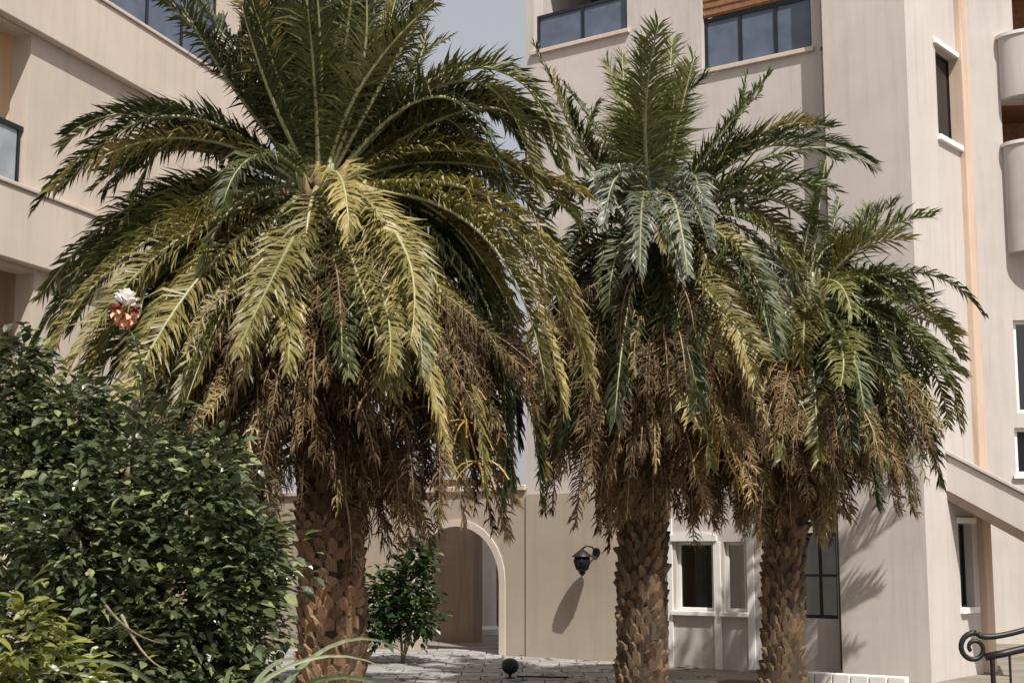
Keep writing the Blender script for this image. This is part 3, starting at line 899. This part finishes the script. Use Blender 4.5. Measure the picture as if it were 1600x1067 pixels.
# --- the big left palm
LP = [
 # tip, mid, depth of tip relative to the heart, material, leaflet length
 ((225, -30), (360, 110), -.6), ((330, -120), (420, 70), .5), ((410, -170), (455, 60), -.5), ((520, -190), (515, 40), .9),
 ((600, -150), (565, 50), -.3), ((690, -60), (612, 90), .6), ((470, -160), (480, 60), -1.2), ((300, -20), (395, 130), 1.2),
 ((640, -110), (590, 80), 1.4), ((560, -130), (540, 70), -.9), ((370, -90), (430, 95), -1.0),
 ((700, 60), (620, 130), 1.0), ((670, -20), (600, 100), -.4), ((720, 150), (640, 190), .9), ((840, 260), (720, 165), 1.5), ((880, 420), (740, 240), 1.4), ((820, 380), (700, 220), 2.0), ((870, 260), (740, 140), .9),
 ((790, 560), (690, 330), 1.8), ((730, 620), (650, 360), 1.6), ((55, 325), (255, 185), -.2), ((95, 230), (270, 175), .7), ((160, 300), (290, 230), .2),
 ((60, 470), (240, 305), .1), ((45, 560), (215, 345), .7), ((110, 520), (260, 350), -.5), ((150, 430), (300, 310), 1.0),
 ((120, 640), (270, 400), .4, 'frond'), ((95, 700), (235, 430), -.8, 'frond'), ((165, 710), (280, 440), -1.4, 'olive'), ((245, 720), (320, 460), -1.2, 'frond'), ((60, 610), (210, 390), -.9, 'olive'), ((190, 580), (310, 400), -.7, 'olive'), ((250, 590), (350, 405), -1.1, 'olive'),
 ((225, 640), (330, 430), .6), ((310, 600), (390, 420), -1.4, 'olive'), ((380, 590), (425, 410), -1.7, 'olive'), ((330, 590), (400, 420), .3, 'frond'),
 ((450, 580), (465, 410), -1.6, 'olive'), ((545, 590), (530, 420), -1.7, 'frond'), ((610, 620), (580, 430), -1.4, 'olive'),
 ((905, 330), (720, 235), .4, 'frond'), ((890, 300), (760, 105), .3, 'frond', .40), ((850, 200), (700, 150), 1.1),
 ((925, 615), (800, 330), -.3, 'olive'), ((880, 640), (760, 360), -.8, 'olive'), ((850, 470), (720, 290), .9),
 ((845, 790), (760, 440), .2), ((800, 760), (720, 430), -.6, 'frond'), ((760, 770), (680, 440), -1.1, 'olive'), ((735, 700), (665, 420), .7),
 ((805, 790), (690, 480), -0.3, 'dead', .34), ((770, 830), (670, 500), 0.3, 'dead', .34), ((725, 820), (650, 500), -0.7, 'dead', .34), ((685, 835), (630, 520), -0.9, 'dead', .34), ((640, 850), (600, 530), -0.8, 'dead', .34), ((790, 735), (690, 460), 0.6, 'dead', .34), ((745, 765), (660, 480), 0.9, 'dead', .34), ((290, 790), (370, 500), -0.2, 'dead', .34), ((330, 830), (400, 520), -0.6, 'dead', .34), ((385, 850), (430, 530), -0.9, 'dead', .34), ((260, 720), (360, 470), 0.4, 'dead', .34), ((315, 720), (390, 480), 0.9, 'dead', .34),
 ((700, 730), (630, 420), -1.3, 'olive'), ((660, 590), (620, 390), -1.7, 'frond'), ((790, 650), (700, 380), 1.2),
]
LPin = [(0, 62, 2.2, 60, 'frond'), (30, 40, 2.5, 80, 'frond'), (330, 45, 2.5, 80, 'frond'), (60, 20, 2.5, 85, 'frond'),
        (300, 15, 2.5, 85, 'frond'), (20, 5, 2.4, 90, 'frond'), (340, 0, 2.4, 90, 'frond'), (90, -5, 2.3, 80, 'frond'), (270, -10, 2.3, 75, 'frond'),
        (180, 72, 2.0, 40, 'frond2'), (200, 30, 1.9, 100, 'frond'), (160, 15, 1.8, 95, 'olive'), (225, 0, 2.0, 85, 'frond'), (140, -5, 2.0, 85, 'olive'),
        (180, -20, 1.5, 70, 'olive'), (210, -30, 1.6, 60, 'frond'), (120, -30, 2.1, 65, 'frond'), (250, -35, 1.9, 60, 'frond'), (50, -30, 2.2, 60, 'frond'), (310, -30, 2.2, 60, 'frond')]
lp = palm('big bushy date palm at left, its crown filling half the picture', 500, 292, 15.0, 522, LP, .33, 'boot_l', 31, .1, 2.2, LPin, 18, drop=.62, leafw=1.12, dens=3)
root, origin, heart, rnd = lp
for (tx, ty), (mx, my), dy in (((680, 640), (600, 430), -1.0), ((745, 720), (650, 470), -.9), ((610, 600), (560, 420), -1.2)):
    fruit(root, origin, heart + Vector((.1, -.2, -.1)), at(mx, my, 15 + dy * .8), at(tx, ty, 15 + dy), rnd)
skirt(root, origin, heart - Vector((0, 0, 1.0)), 40, rnd, L=(1.2, 2.1), spread=(.3, 1.3), sector=(R(70), R(290)))
skirt(root, origin, heart - Vector((0, 0, 1.5)), 40, rnd, L=(1.1, 1.7), spread=(.3, 1.5), sector=(R(60), R(300)))
skirt(root, origin, Vector((heart.x, heart.y, 4.0)), 55, rnd, L=(1.2, 2.0), sector=(R(50), R(310)), zo=(-.5, .3), e0=-6)
skirt(root, origin, Vector((heart.x, heart.y, 3.2)), 60, rnd, L=(.9, 1.5), sector=(R(50), R(310)), zo=(-.5, .2), e0=-22)

skirt(root, origin, Vector((heart.x + .1, heart.y, 4.5)), 26, rnd, L=(1.9, 2.5), sector=(R(75), R(140)), zo=(-.5, .2), e0=4, r_start=.3)
# --- the middle palm
MPs = [
 ((1005, 62), (1005, 200), -.9, 'frond2', .56), ((1050, 60), (1040, 200), .9, 'frond2', .56), ((972, 85), (985, 210), 1.2, 'frond2', .52), ((1085, 90), (1055, 210), -.5, 'frond2', .50),
 ((945, 350), (970, 275), -1.5, 'silver', .32), ((1110, 365), (1078, 285), -1.4, 'silver', .32), ((1000, 430), (1005, 310), -1.9, 'silver', .30), ((1075, 430), (1050, 310), -1.8, 'silver', .30), ((930, 290), (975, 265), -.9, 'silver', .30),
 ((835, 70), (900, 190), .5, 'frond', .26), ((870, 130), (920, 220), -.5, 'frond', .3), ((1205, 115), (1120, 220), -.2, 'frond2', .36),
 ((1365, 255), (1210, 225), .3, 'frond', .42), ((1300, 200), (1180, 225), .8, 'frond'), ((1310, 300), (1180, 270), -.4, 'frond'),
 ((1290, 510), (1180, 350), -.8, 'frond2'), ((1230, 560), (1150, 390), -1.2, 'frond2'), ((1180, 600), (1110, 430), -1.5, 'olive'),
 ((865, 330), (930, 290), .5, 'frond', .3), ((860, 470), (920, 360), -.5, 'frond'), ((845, 600), (910, 410), .2, 'frond'), ((880, 690), (930, 470), -.9, 'frond'),
 ((1090, 640), (1060, 450), -1.6, 'frond'), ((960, 660), (985, 460), -1.5, 'frond'), ((1320, 420), (1200, 310), .9, 'frond2'),
 ((862, 800), (915, 520), -0.2, 'dead', .34), ((900, 825), (940, 540), -0.6, 'dead', .34), ((935, 830), (960, 560), 0.4, 'dead', .34), ((1082, 800), (1060, 540), -0.6, 'dead', .34), ((1112, 815), (1075, 540), -0.2, 'dead', .34), ((1142, 790), (1085, 520), 0.3, 'dead', .34),
 ((850, 740), (905, 470), .5, 'frond'), ((930, 760), (950, 500), -1.1, 'dead'), ((1110, 730), (1075, 490), -1.1, 'olive'),
]
MPin = [(0, 60, 1.7, 50, 'frond'), (40, 35, 1.9, 80, 'frond'), (320, 35, 1.8, 80, 'frond'), (0, 15, 1.9, 90, 'frond'), (60, 0, 1.9, 80, 'frond'), (300, 0, 1.7, 80, 'frond'),
        (180, 20, 1.7, 95, 'frond2'), (150, -10, 1.8, 80, 'olive'), (215, -10, 1.8, 80, 'frond'), (180, -30, 1.7, 60, 'frond'), (120, -25, 1.7, 65, 'olive'), (240, -30, 1.7, 60, 'frond'), (30, -30, 1.8, 60, 'frond'), (330, -35, 1.8, 55, 'frond'), (270, -35, 1.7, 55, 'frond')]
mp = palm('middle palm with an upright fan of fresh fronds on a slim straight trunk', 1022, 350, 17.0, 1001, MPs, .27, 'boot', 57, .1, 2.2, MPin, 30, drop=.6, leafw=1.15, dens=2, sheath=('stem_grey', .42, 30))
root, origin, heart, rnd = mp
for (tx, ty), (mx, my), dy in (((1150, 590), (1110, 450), -.8), ((1095, 560), (1070, 440), -1.1), ((1150, 745), (1095, 600), -.9), ((1185, 530), (1130, 430), -.6)):
    fruit(root, origin, heart + Vector((.1, -.2, -.2)), at(mx, my, 17 + dy * .8), at(tx, ty, 17 + dy), rnd)
skirt(root, origin, heart - Vector((0, 0, 1.1)), 60, rnd, L=(1.1, 1.9), spread=(.2, .9), sector=(R(60), R(300)))
skirt(root, origin, Vector((heart.x, heart.y, 4.0)), 90, rnd, L=(1.0, 1.7), sector=(R(50), R(310)), zo=(-.5, .2), e0=-14, r_start=.25)
skirt(root, origin, Vector((heart.x, heart.y, 3.35)), 80, rnd, L=(.8, 1.2), sector=(R(50), R(310)), zo=(-.35, .2), e0=-42, r_start=.25)

# --- the right palm
RPs = [
 ((1455, 340), (1360, 370), -.3, 'frond2', .50), ((1400, 320), (1335, 370), .6, 'frond2', .46), ((1535, 490), (1430, 425), -.1, 'frond', .38),
 ((1500, 670), (1440, 530), .3, 'frond2', .36), ((1480, 600), (1400, 500), -.6, 'frond2'), ((1440, 720), (1390, 550), -.5, 'frond'), ((1425, 795), (1370, 590), -.2, 'olive'),
 ((1370, 790), (1330, 600), -.9, 'frond'), ((1330, 700), (1305, 560), -1.3, 'frond2'), ((1290, 250), (1275, 360), .3, 'frond2', .28),
 ((1280, 720), (1270, 570), -1.4, 'olive'), ((1220, 720), (1240, 560), -1.3, 'olive'), ((1160, 690), (1200, 540), -1.0, 'frond'), ((1130, 620), (1190, 500), .4, 'frond'),
 ((1120, 805), (1190, 570), -0.2, 'dead', .34), ((1158, 830), (1200, 590), -0.5, 'dead', .34), ((1290, 832), (1265, 600), -0.5, 'dead', .34), ((1322, 812), (1285, 590), -0.1, 'dead', .34), ((1345, 765), (1300, 570), 0.4, 'dead', .34), ((1400, 800), (1340, 580), 0.2, 'dead', .34),
 ((1180, 380), (1225, 410), .8, 'frond'), ((1400, 420), (1340, 430), 1.1, 'frond'), ((1470, 760), (1400, 560), .8, 'frond'), ((1500, 560), (1410, 470), .6, 'frond'), ((1440, 460), (1370, 430), -.8, 'frond2'), ((1410, 640), (1350, 510), -1.1, 'frond'), ((1350, 640), (1320, 520), -1.5, 'frond2'),
]
RPin = [(0, 55, 1.5, 60, 'frond'), (30, 25, 1.7, 80, 'frond'), (330, 25, 1.7, 80, 'frond'), (60, -5, 1.7, 75, 'frond'), (300, 0, 1.6, 80, 'frond'), (0, 0, 1.7, 90, 'frond'),
        (170, 30, 1.5, 95, 'frond2'), (140, 0, 1.6, 85, 'frond2'), (200, -10, 1.5, 80, 'olive'), (110, -20, 1.7, 65, 'frond'), (180, -30, 1.6, 60, 'frond'), (90, -40, 1.6, 50, 'frond'), (230, -30, 1.5, 60, 'frond'), (20, -35, 1.6, 55, 'frond'), (330, -35, 1.6, 55, 'frond')]
rp = palm('right palm with fronds spreading toward the tower block', 1262, 468, 17.6, 1218, RPs, .235, 'boot', 83, .1, 2.2, RPin, 30, drop=.55, leafw=1.1, dens=2)
root, origin, heart, rnd = rp
for (tx, ty), (mx, my), dy in (((1250, 640), (1240, 530), -.9), ((1200, 650), (1215, 540), -.8)):
    fruit(root, origin, heart + Vector((0, -.2, -.2)), at(mx, my, 17.6 + dy * .8), at(tx, ty, 17.6 + dy), rnd)
skirt(root, origin, heart - Vector((0, 0, .95)), 50, rnd, L=(1.0, 1.6), spread=(.2, .8), sector=(R(60), R(300)))
skirt(root, origin, Vector((origin.x + .06, heart.y, 3.6)), 80, rnd, L=(.9, 1.45), sector=(R(50), R(310)), zo=(-.4, .2), e0=-14, r_start=.22)
skirt(root, origin, Vector((origin.x + .04, heart.y, 3.0)), 70, rnd, L=(.7, 1.05), sector=(R(50), R(310)), zo=(-.3, .2), e0=-42, r_start=.22)

# ------------------------------------------------------------------ shrubs
def leaf_mesh(name, l, w, mat, cup=.18):
    vs_ = [(0, 0, 0), (w*.42, l*.30, cup*w), (w*.5, l*.55, cup*w), (0, l, -cup*l*.4), (-w*.5, l*.55, cup*w), (-w*.42, l*.30, cup*w), (0, l*.45, 0)]
    fs = [(0, 1, 6), (1, 2, 6), (2, 3, 6), (3, 4, 6), (4, 5, 6), (5, 0, 6)]
    return MB().add(vs_, fs).mesh(name, M[mat])

def bush(root, origin, blobs, n, lmesh, mat, rnd, singles=300, young=0.0):
    """leaves through the outer volume of several lobes; those nearest the viewer are single parts"""
    L = []
    tot = sum(b[1] * b[2] + b[3] for b in blobs)
    for c, rx, ry, rz in blobs:
        m = int(n * (rx * ry + rz) / tot)
        for k in range(m):
            d = Vector((rnd.gauss(0, 1), rnd.gauss(0, 1), rnd.gauss(0, 1))).normalized()
            f = rnd.uniform(.12, 1.0) ** .6 * (1 + .22 * math.sin(9 * d.x + 7 * d.z + 5 * d.y)) * (1 if rnd.random() > .05 else rnd.uniform(1.0, 1.3))
            p = c + Vector((d.x * rx, d.y * ry, d.z * rz)) * f
            if p.z < .03: continue
            dn = (d + Vector((rnd.gauss(0, .45), rnd.gauss(0, .45), rnd.gauss(0, .35) + .1))).normalized()
            az = math.atan2(dn.x, dn.y)
            el = math.asin(max(-1, min(1, dn.z))) * .7 - rnd.uniform(0, .5)
            m_ = Matrix.Translation(p - origin) @ Matrix.Rotation(-az, 4, 'Z') @ Matrix.Rotation(el, 4, 'X') @ Matrix.Rotation(rnd.uniform(-.6, .6), 4, 'Y') @ Matrix.Scale(rnd.choice((.55, .75, .9, 1.0, 1.1, 1.45)) * rnd.uniform(.9, 1.1), 4)
            L.append((d.y * ry * f + c.y, m_))
    L.sort(key=lambda a: a[0])
    for y, m_ in L[:singles]: inst('leaf', lmesh, root, m_)
    rest = MB()
    co = [v.co.copy() for v in lmesh.vertices]; fs = [tuple(q.vertices) for q in lmesh.polygons]
    yng = MB()
    for y, m_ in L[singles:]: (yng if rnd.random() < young else rest).add([m_ @ v for v in co], fs)
    if yng.v:
        o = yng.build('young_foliage', M['young'], root); o['kind'] = 'stuff'
    o = rest.build('foliage', M[mat], root); o['kind'] = 'stuff'

rs = random.Random(5)
o_ = Vector((at(200, 850, 11).x, 11.0, 0))
sh = thing('broadleaf_shrub', 'tall dark broadleaf shrub filling the lower left corner', 'shrub', o_)
bl = []
for (px, py, Y, rx, ry, rz) in ((60, 745, 11.2, .62, .5, .50), (205, 750, 11.0, .58, .5, .50), (300, 800, 10.8, .52, .5, .5), (385, 870, 10.9, .34, .35, .42), (340, 730, 11.2, .3, .3, .3), (120, 850, 10.6, .65, .5, .6), (270, 930, 10.6, .65, .5, .6),
                                (375, 970, 10.8, .36, .4, .55), (30, 980, 10.5, .6, .5, .6), (180, 1060, 10.4, .7, .5, .6), (330, 1090, 10.6, .5, .5, .55), (10, 650, 11.4, .4, .4, .38), (25, 575, 11.6, .34, .34, .32), (120, 655, 11.3, .36, .36, .3)):
    bl.append((at(px, py, Y), rx, ry, rz))
lm = leaf_mesh('leaf', .105, .056, 'shrub')
bl2 = bl + [(at(px, py, 12.0), .8, .45, .75) for px, py in ((40, 720), (180, 730), (60, 820), (220, 800), (330, 880), (120, 980), (280, 1020))]
bush(sh, o_, bl2, 23000, lm, 'shrub', rs, singles=254, young=.2)
for k, (c, rx, ry, rz) in enumerate(bl):
    b0 = Vector((rs.uniform(-.2, .2), rs.uniform(-.15, .15), 0)); e_ = c - o_
    b = MB(); mid = b0.lerp(e_, .5) + Vector((rs.uniform(-.15, .15), rs.uniform(-.1, .1), .15))
    b.tube(bez(b0, mid, e_ + Vector((0, -.1, .1)), 10), [.05 - .0038 * i for i in range(10)], 6); b.build('branch', M['twig'], sh, smooth=True)
# pale bare twigs showing in front
for (a, b_, c_) in (((165, 945), (205, 985), (255, 1005)), ((190, 960), (225, 1020), (262, 1046))):
    b = MB(); b.tube(bez(at(*a, 9.9), at(*b_, 9.85), at(*c_, 9.9), 8), [.013 - .0013 * i for i in range(8)], 5)
    o = b.build('twig', M['twig'], sh, smooth=True); o.location = -o_
# one salmon and white blossom at the top of the shrub
fl = at(196, 482, 10.9)
b = MB(); b.tube(bez(at(205, 700, 11.0), at(222, 585, 10.95), fl + Vector((0, .02, -.12)), 10), .008, 5)
fs_ = b.build('flower_stalk', M['strap'], sh, smooth=True); fs_.location = -o_
# leafy shoot carrying the blossom
for k in range(46):
    t = .02 + .9 * k / 46
    q = bez(at(205, 700, 11.0), at(222, 585, 10.95), fl + Vector((0, .02, -.12)), 40)[int(t * 39)]
    a = k * 2.39996
    m_ = Matrix.Translation(q - o_) @ Matrix.Rotation(a, 4, 'Z') @ Matrix.Rotation(rs.uniform(-.5, .4), 4, 'X') @ Matrix.Scale(rs.uniform(.8, 1.5), 4)
    inst('leaf', lm, sh, m_)
def bloom(n, zlo, zhi, l, mat, nm):
    b = MB()
    for k in range(n):
        z = zlo + (zhi - zlo) * (k + .5) / n
        a = k * 2.39996
        h_ = math.sqrt(max(.05, 1 - z * z))
        d = Vector((math.cos(a) * h_, math.sin(a) * h_, z * 1.25)).normalized()
        q = Matrix.Translation(fl + Vector((d.x * .045, d.y * .045, z * .085))) @ d.to_track_quat('Y', 'Z').to_matrix().to_4x4() @ Matrix.Rotation(rs.uniform(-.5, .5), 4, 'Y')
        w = l * .75
        vs_ = [(0, 0, 0), (w*.5, l*.5, .015), (w*.38, l*.85, .01), (0, l, -.012), (-w*.38, l*.85, .01), (-w*.5, l*.5, .015), (0, l*.5, -.006)]
        b.add([q @ Vector(v) for v in vs_], [(0, 1, 6), (1, 2, 6), (2, 3, 6), (3, 4, 6), (4, 5, 6), (5, 0, 6)])
    b.build(nm, M[mat], fs_)
bloom(16, -1.0, -.25, .085, 'petal_s', 'lower_petals')
bloom(10, -.2, .1, .07, 'petal_r', 'inner_petals')
bloom(20, .1, 1.0, .085, 'petal_w', 'upper_petals')

o_ = Vector((at(40, 850, 8.8).x, 8.8, 0))
cr = thing('croton_bush', 'low yellow green bush at the bottom left corner', 'shrub', o_)
cl = leaf_mesh('leaf', .13, .05, 'croton')
bush(cr, o_, [(at(30, 1000, 8.8), .34, .3, .34), (at(95, 1060, 8.8), .34, .3, .30), (at(-20, 1090, 8.8), .3, .3, .3), (o_ + Vector((.1, 0, .35)), .45, .35, .35)], 700, cl, 'croton', rs, singles=200)
for k in range(7):
    b = MB(); a = k * 2.4; e_ = Vector((.22 * math.cos(a), .22 * math.sin(a), .75 + .1 * rs.random()))
    b.tube(bez(Vector((.05 * math.cos(a), .05 * math.sin(a), 0)), e_ * .5 + Vector((.03, 0, .1)), e_, 6), .012, 5); b.build('branch', M['twig'], cr, smooth=True)

o_ = Vector((at(345, 850, 9.2).x, 9.2, 0))
spp = thing('strap_leaf_plant', 'clump of pale arching strap leaves below the big palm trunk', 'plant', o_)
def strap(pts, w):
    b = MB(); vs_ = []; fs = []; m = len(pts)
    for i, q in enumerate(pts):
        T = (pts[min(i+1, m-1)] - pts[max(i-1, 0)]).normalized()
        S = T.cross(Vector((0, -1, .3))).normalized() * w * (1 - (i / (m-1)) ** 2 * .9) * .5
        U = Vector((0, -.35 * w, .0)) * (1 - i / (m-1))
        vs_ += [q - S, q - U, q + S]
    for i in range(m - 1):
        for j in (0, 1): fs.append((i*3+j, i*3+j+1, (i+1)*3+j+1, (i+1)*3+j))
    b.add(vs_, fs); return b
for k in range(34):
    az = rs.uniform(0, 2 * math.pi)
    pts = grav(Vector((rs.uniform(-.15, .15), rs.uniform(-.1, .1), .2)), az, R(rs.uniform(62, 88)), rs.uniform(1.3, 2.15), R(rs.uniform(80, 150)), 14)
    strap(pts, .042).build('leaf', M['strap'], spp)

o_ = Vector((at(630, 850, 22.6).x, 22.6, 0))
hb = thing('hedge_bush', 'rounded green bush standing in front of the archway', 'shrub', o_)
hl = leaf_mesh('leaf', .12, .07, 'hedge')
bush(hb, o_, [(at(640, 915, 22.6), .42, .4, .5), (at(605, 935, 22.5), .36, .4, .5), (at(650, 960, 22.4), .42, .4, .45), (at(590, 975, 22.5), .4, .4, .4), (at(655, 870, 22.7), .28, .3, .3)], 2600, hl, 'hedge', rs, singles=260, young=.08)
for k in range(5):
    b = MB(); a = k * 1.3; e_ = Vector((.25 * math.cos(a), .2 * math.sin(a), 1.2))
    b.tube(bez(Vector((0, 0, 0)), e_ * .5 + Vector((.05, 0, .05)), e_, 6), .02, 5); b.build('branch', M['twig'], hb, smooth=True)

# ------------------------------------------------------------------ wall lantern, ground spotlight, iron handrail
lx, lz = Fr.hit(926, 874)
wl_ = thing('wall_lantern', 'black wall lantern on the beige wall left of the middle palm trunk', 'lantern', Fr.world(lx, -.032, lz), Fr.ang)
b = MB(); b.lathe([(.07, 0), (.07, .02)], 12); o = b.build('back_plate', M['black'], wl_); o.rotation_euler = (math.pi / 2, 0, 0); o.location = (0.10, 0, .12)
b = MB(); b.tube([(.10, -.01, .12), (.10, -.14, .20), (.06, -.25, .22), (0, -.28, .17)], .014, 6); b.build('arm', M['black'], wl_, smooth=True)
b = MB(); b.lathe([(.02, .17), (.06, .14), (.16, .06), (.165, .045)], 14, (0, -.28, 0)); b.build('cap', M['black'], wl_, smooth=True)
b = MB(); b.lathe([(.12, .044), (.14, -.02), (.10, -.15), (.05, -.19)], 14, (0, -.28, 0)); b.build('shade', M['glass'], wl_, smooth=True)
for k in range(6):
    a = k * math.pi / 3
    b = MB(); b.tube([(.125 * math.cos(a), -.28 + .125 * math.sin(a), .045), (.146 * math.cos(a), -.28 + .146 * math.sin(a), -.02), (.10 * math.cos(a), -.28 + .10 * math.sin(a), -.155)], .009, 4); b.build('rib', M['black'], wl_)
b = MB(); b.lathe([(.05, -.19), (.055, -.21), (.015, -.25)], 10, (0, -.28, 0)); b.build('finial', M['black'], wl_, smooth=True)

gp = at(797, 1056, 20.0)
gl = thing('ground_spotlight', 'small black ball shaped spotlight on the paving near the archway', 'spotlight', (gp.x, 20.0, 0.032))
b = MB(); b.lathe([(.07, 0), (.07, .015), (.02, .02), (.02, .06)], 12); b.build('foot', M['black'], gl)
b = MB(); b.lathe([(.02, .05), (.08, .075), (.115, .13), (.12, .18), (.10, .23), (.05, .262), (.01, .27)], 16); b.build('head', M['black'], gl, smooth=True)
b = MB(); b.tube([(.09, 0, .02), (.3, .02, .018), (.55, -.05, .016), (.8, -.06, .016)], .014, 5); b.build('ball_shadow', M['black'], gl)  # thin black tube laid on the paving as the ball's shadow

hY = 13.0
h0 = at(1518, 1010, hY)
hr = thing('iron_handrail', 'black wrought iron handrail with a scroll end at the bottom right corner', 'handrail', (h0.x, hY, 0))
O = Vector((h0.x, hY, 0))
top = [at(1528, 990, hY) - O, at(1560, 995, hY) - O, at(1600, 981, hY) - O, at(1680, 958, hY) - O]
low = [at(1540, 1026, hY) - O, at(1570, 1020, hY) - O, at(1600, 1013, hY) - O, at(1680, 992, hY) - O]
b = MB(); b.tube(bez(top[0], top[1].lerp(top[2], .3), top[3], 12), .026, 8); b.build('top_rail', M['black'], hr, smooth=True)
b = MB(); b.tube(low, .034, 8); b.build('lower_rail', M['black'], hr, smooth=True)
cc = at(1522, 1012, hY) - O
sp_ = []
for k in range(30):
    t = k / 29
    a = R(80) + t * R(500)
    r_ = .135 * (1 - .72 * t)
    sp_.append(cc + Vector((r_ * math.cos(a), 0, r_ * math.sin(a))))
b = MB(); b.tube(sp_, [.026 - .008 * k / 29 for k in range(30)], 8); b.build('scroll', M['black'], hr, smooth=True)
for k in range(6):
    x = low[0].x + .06 + k * .155
    zt_ = low[0].z + (low[3].z - low[0].z) * (x - low[0].x) / (low[3].x - low[0].x)
    b = MB(); b.tube([(x, 0, 0), (x, 0, zt_ - .02)], .012 if k else .024, 6); b.build('baluster', M['black'], hr)

# ------------------------------------------------------------------ fallen leaflets on the paving
b = MB()
for k in range(240):
    x, y = rng.uniform(-4, 3), 17 + 7.2 * rng.random() ** .8
    a = rng.uniform(0, 6.28); l = rng.uniform(.06, .26); w = rng.uniform(.008, .018)
    c_, s_ = math.cos(a), math.sin(a); z = .036 + rng.uniform(0, .008)
    b.add([(x - w * s_, y + w * c_, z), (x + w * s_, y - w * c_, z), (x + l * c_ * .6 + w * s_, y + l * s_ * .6 - w * c_, z + .012), (x + l * c_, y + l * s_, z), (x + l * c_ * .6 - w * s_, y + l * s_ * .6 + w * c_, z + .010)], [(0, 1, 2, 3, 4)])
lt = b.build('leaf_litter', M['dead'])
lt['kind'] = 'stuff'; lt['label'] = 'dry brown palm leaflets scattered on the paving'; lt['category'] = 'leaf litter'
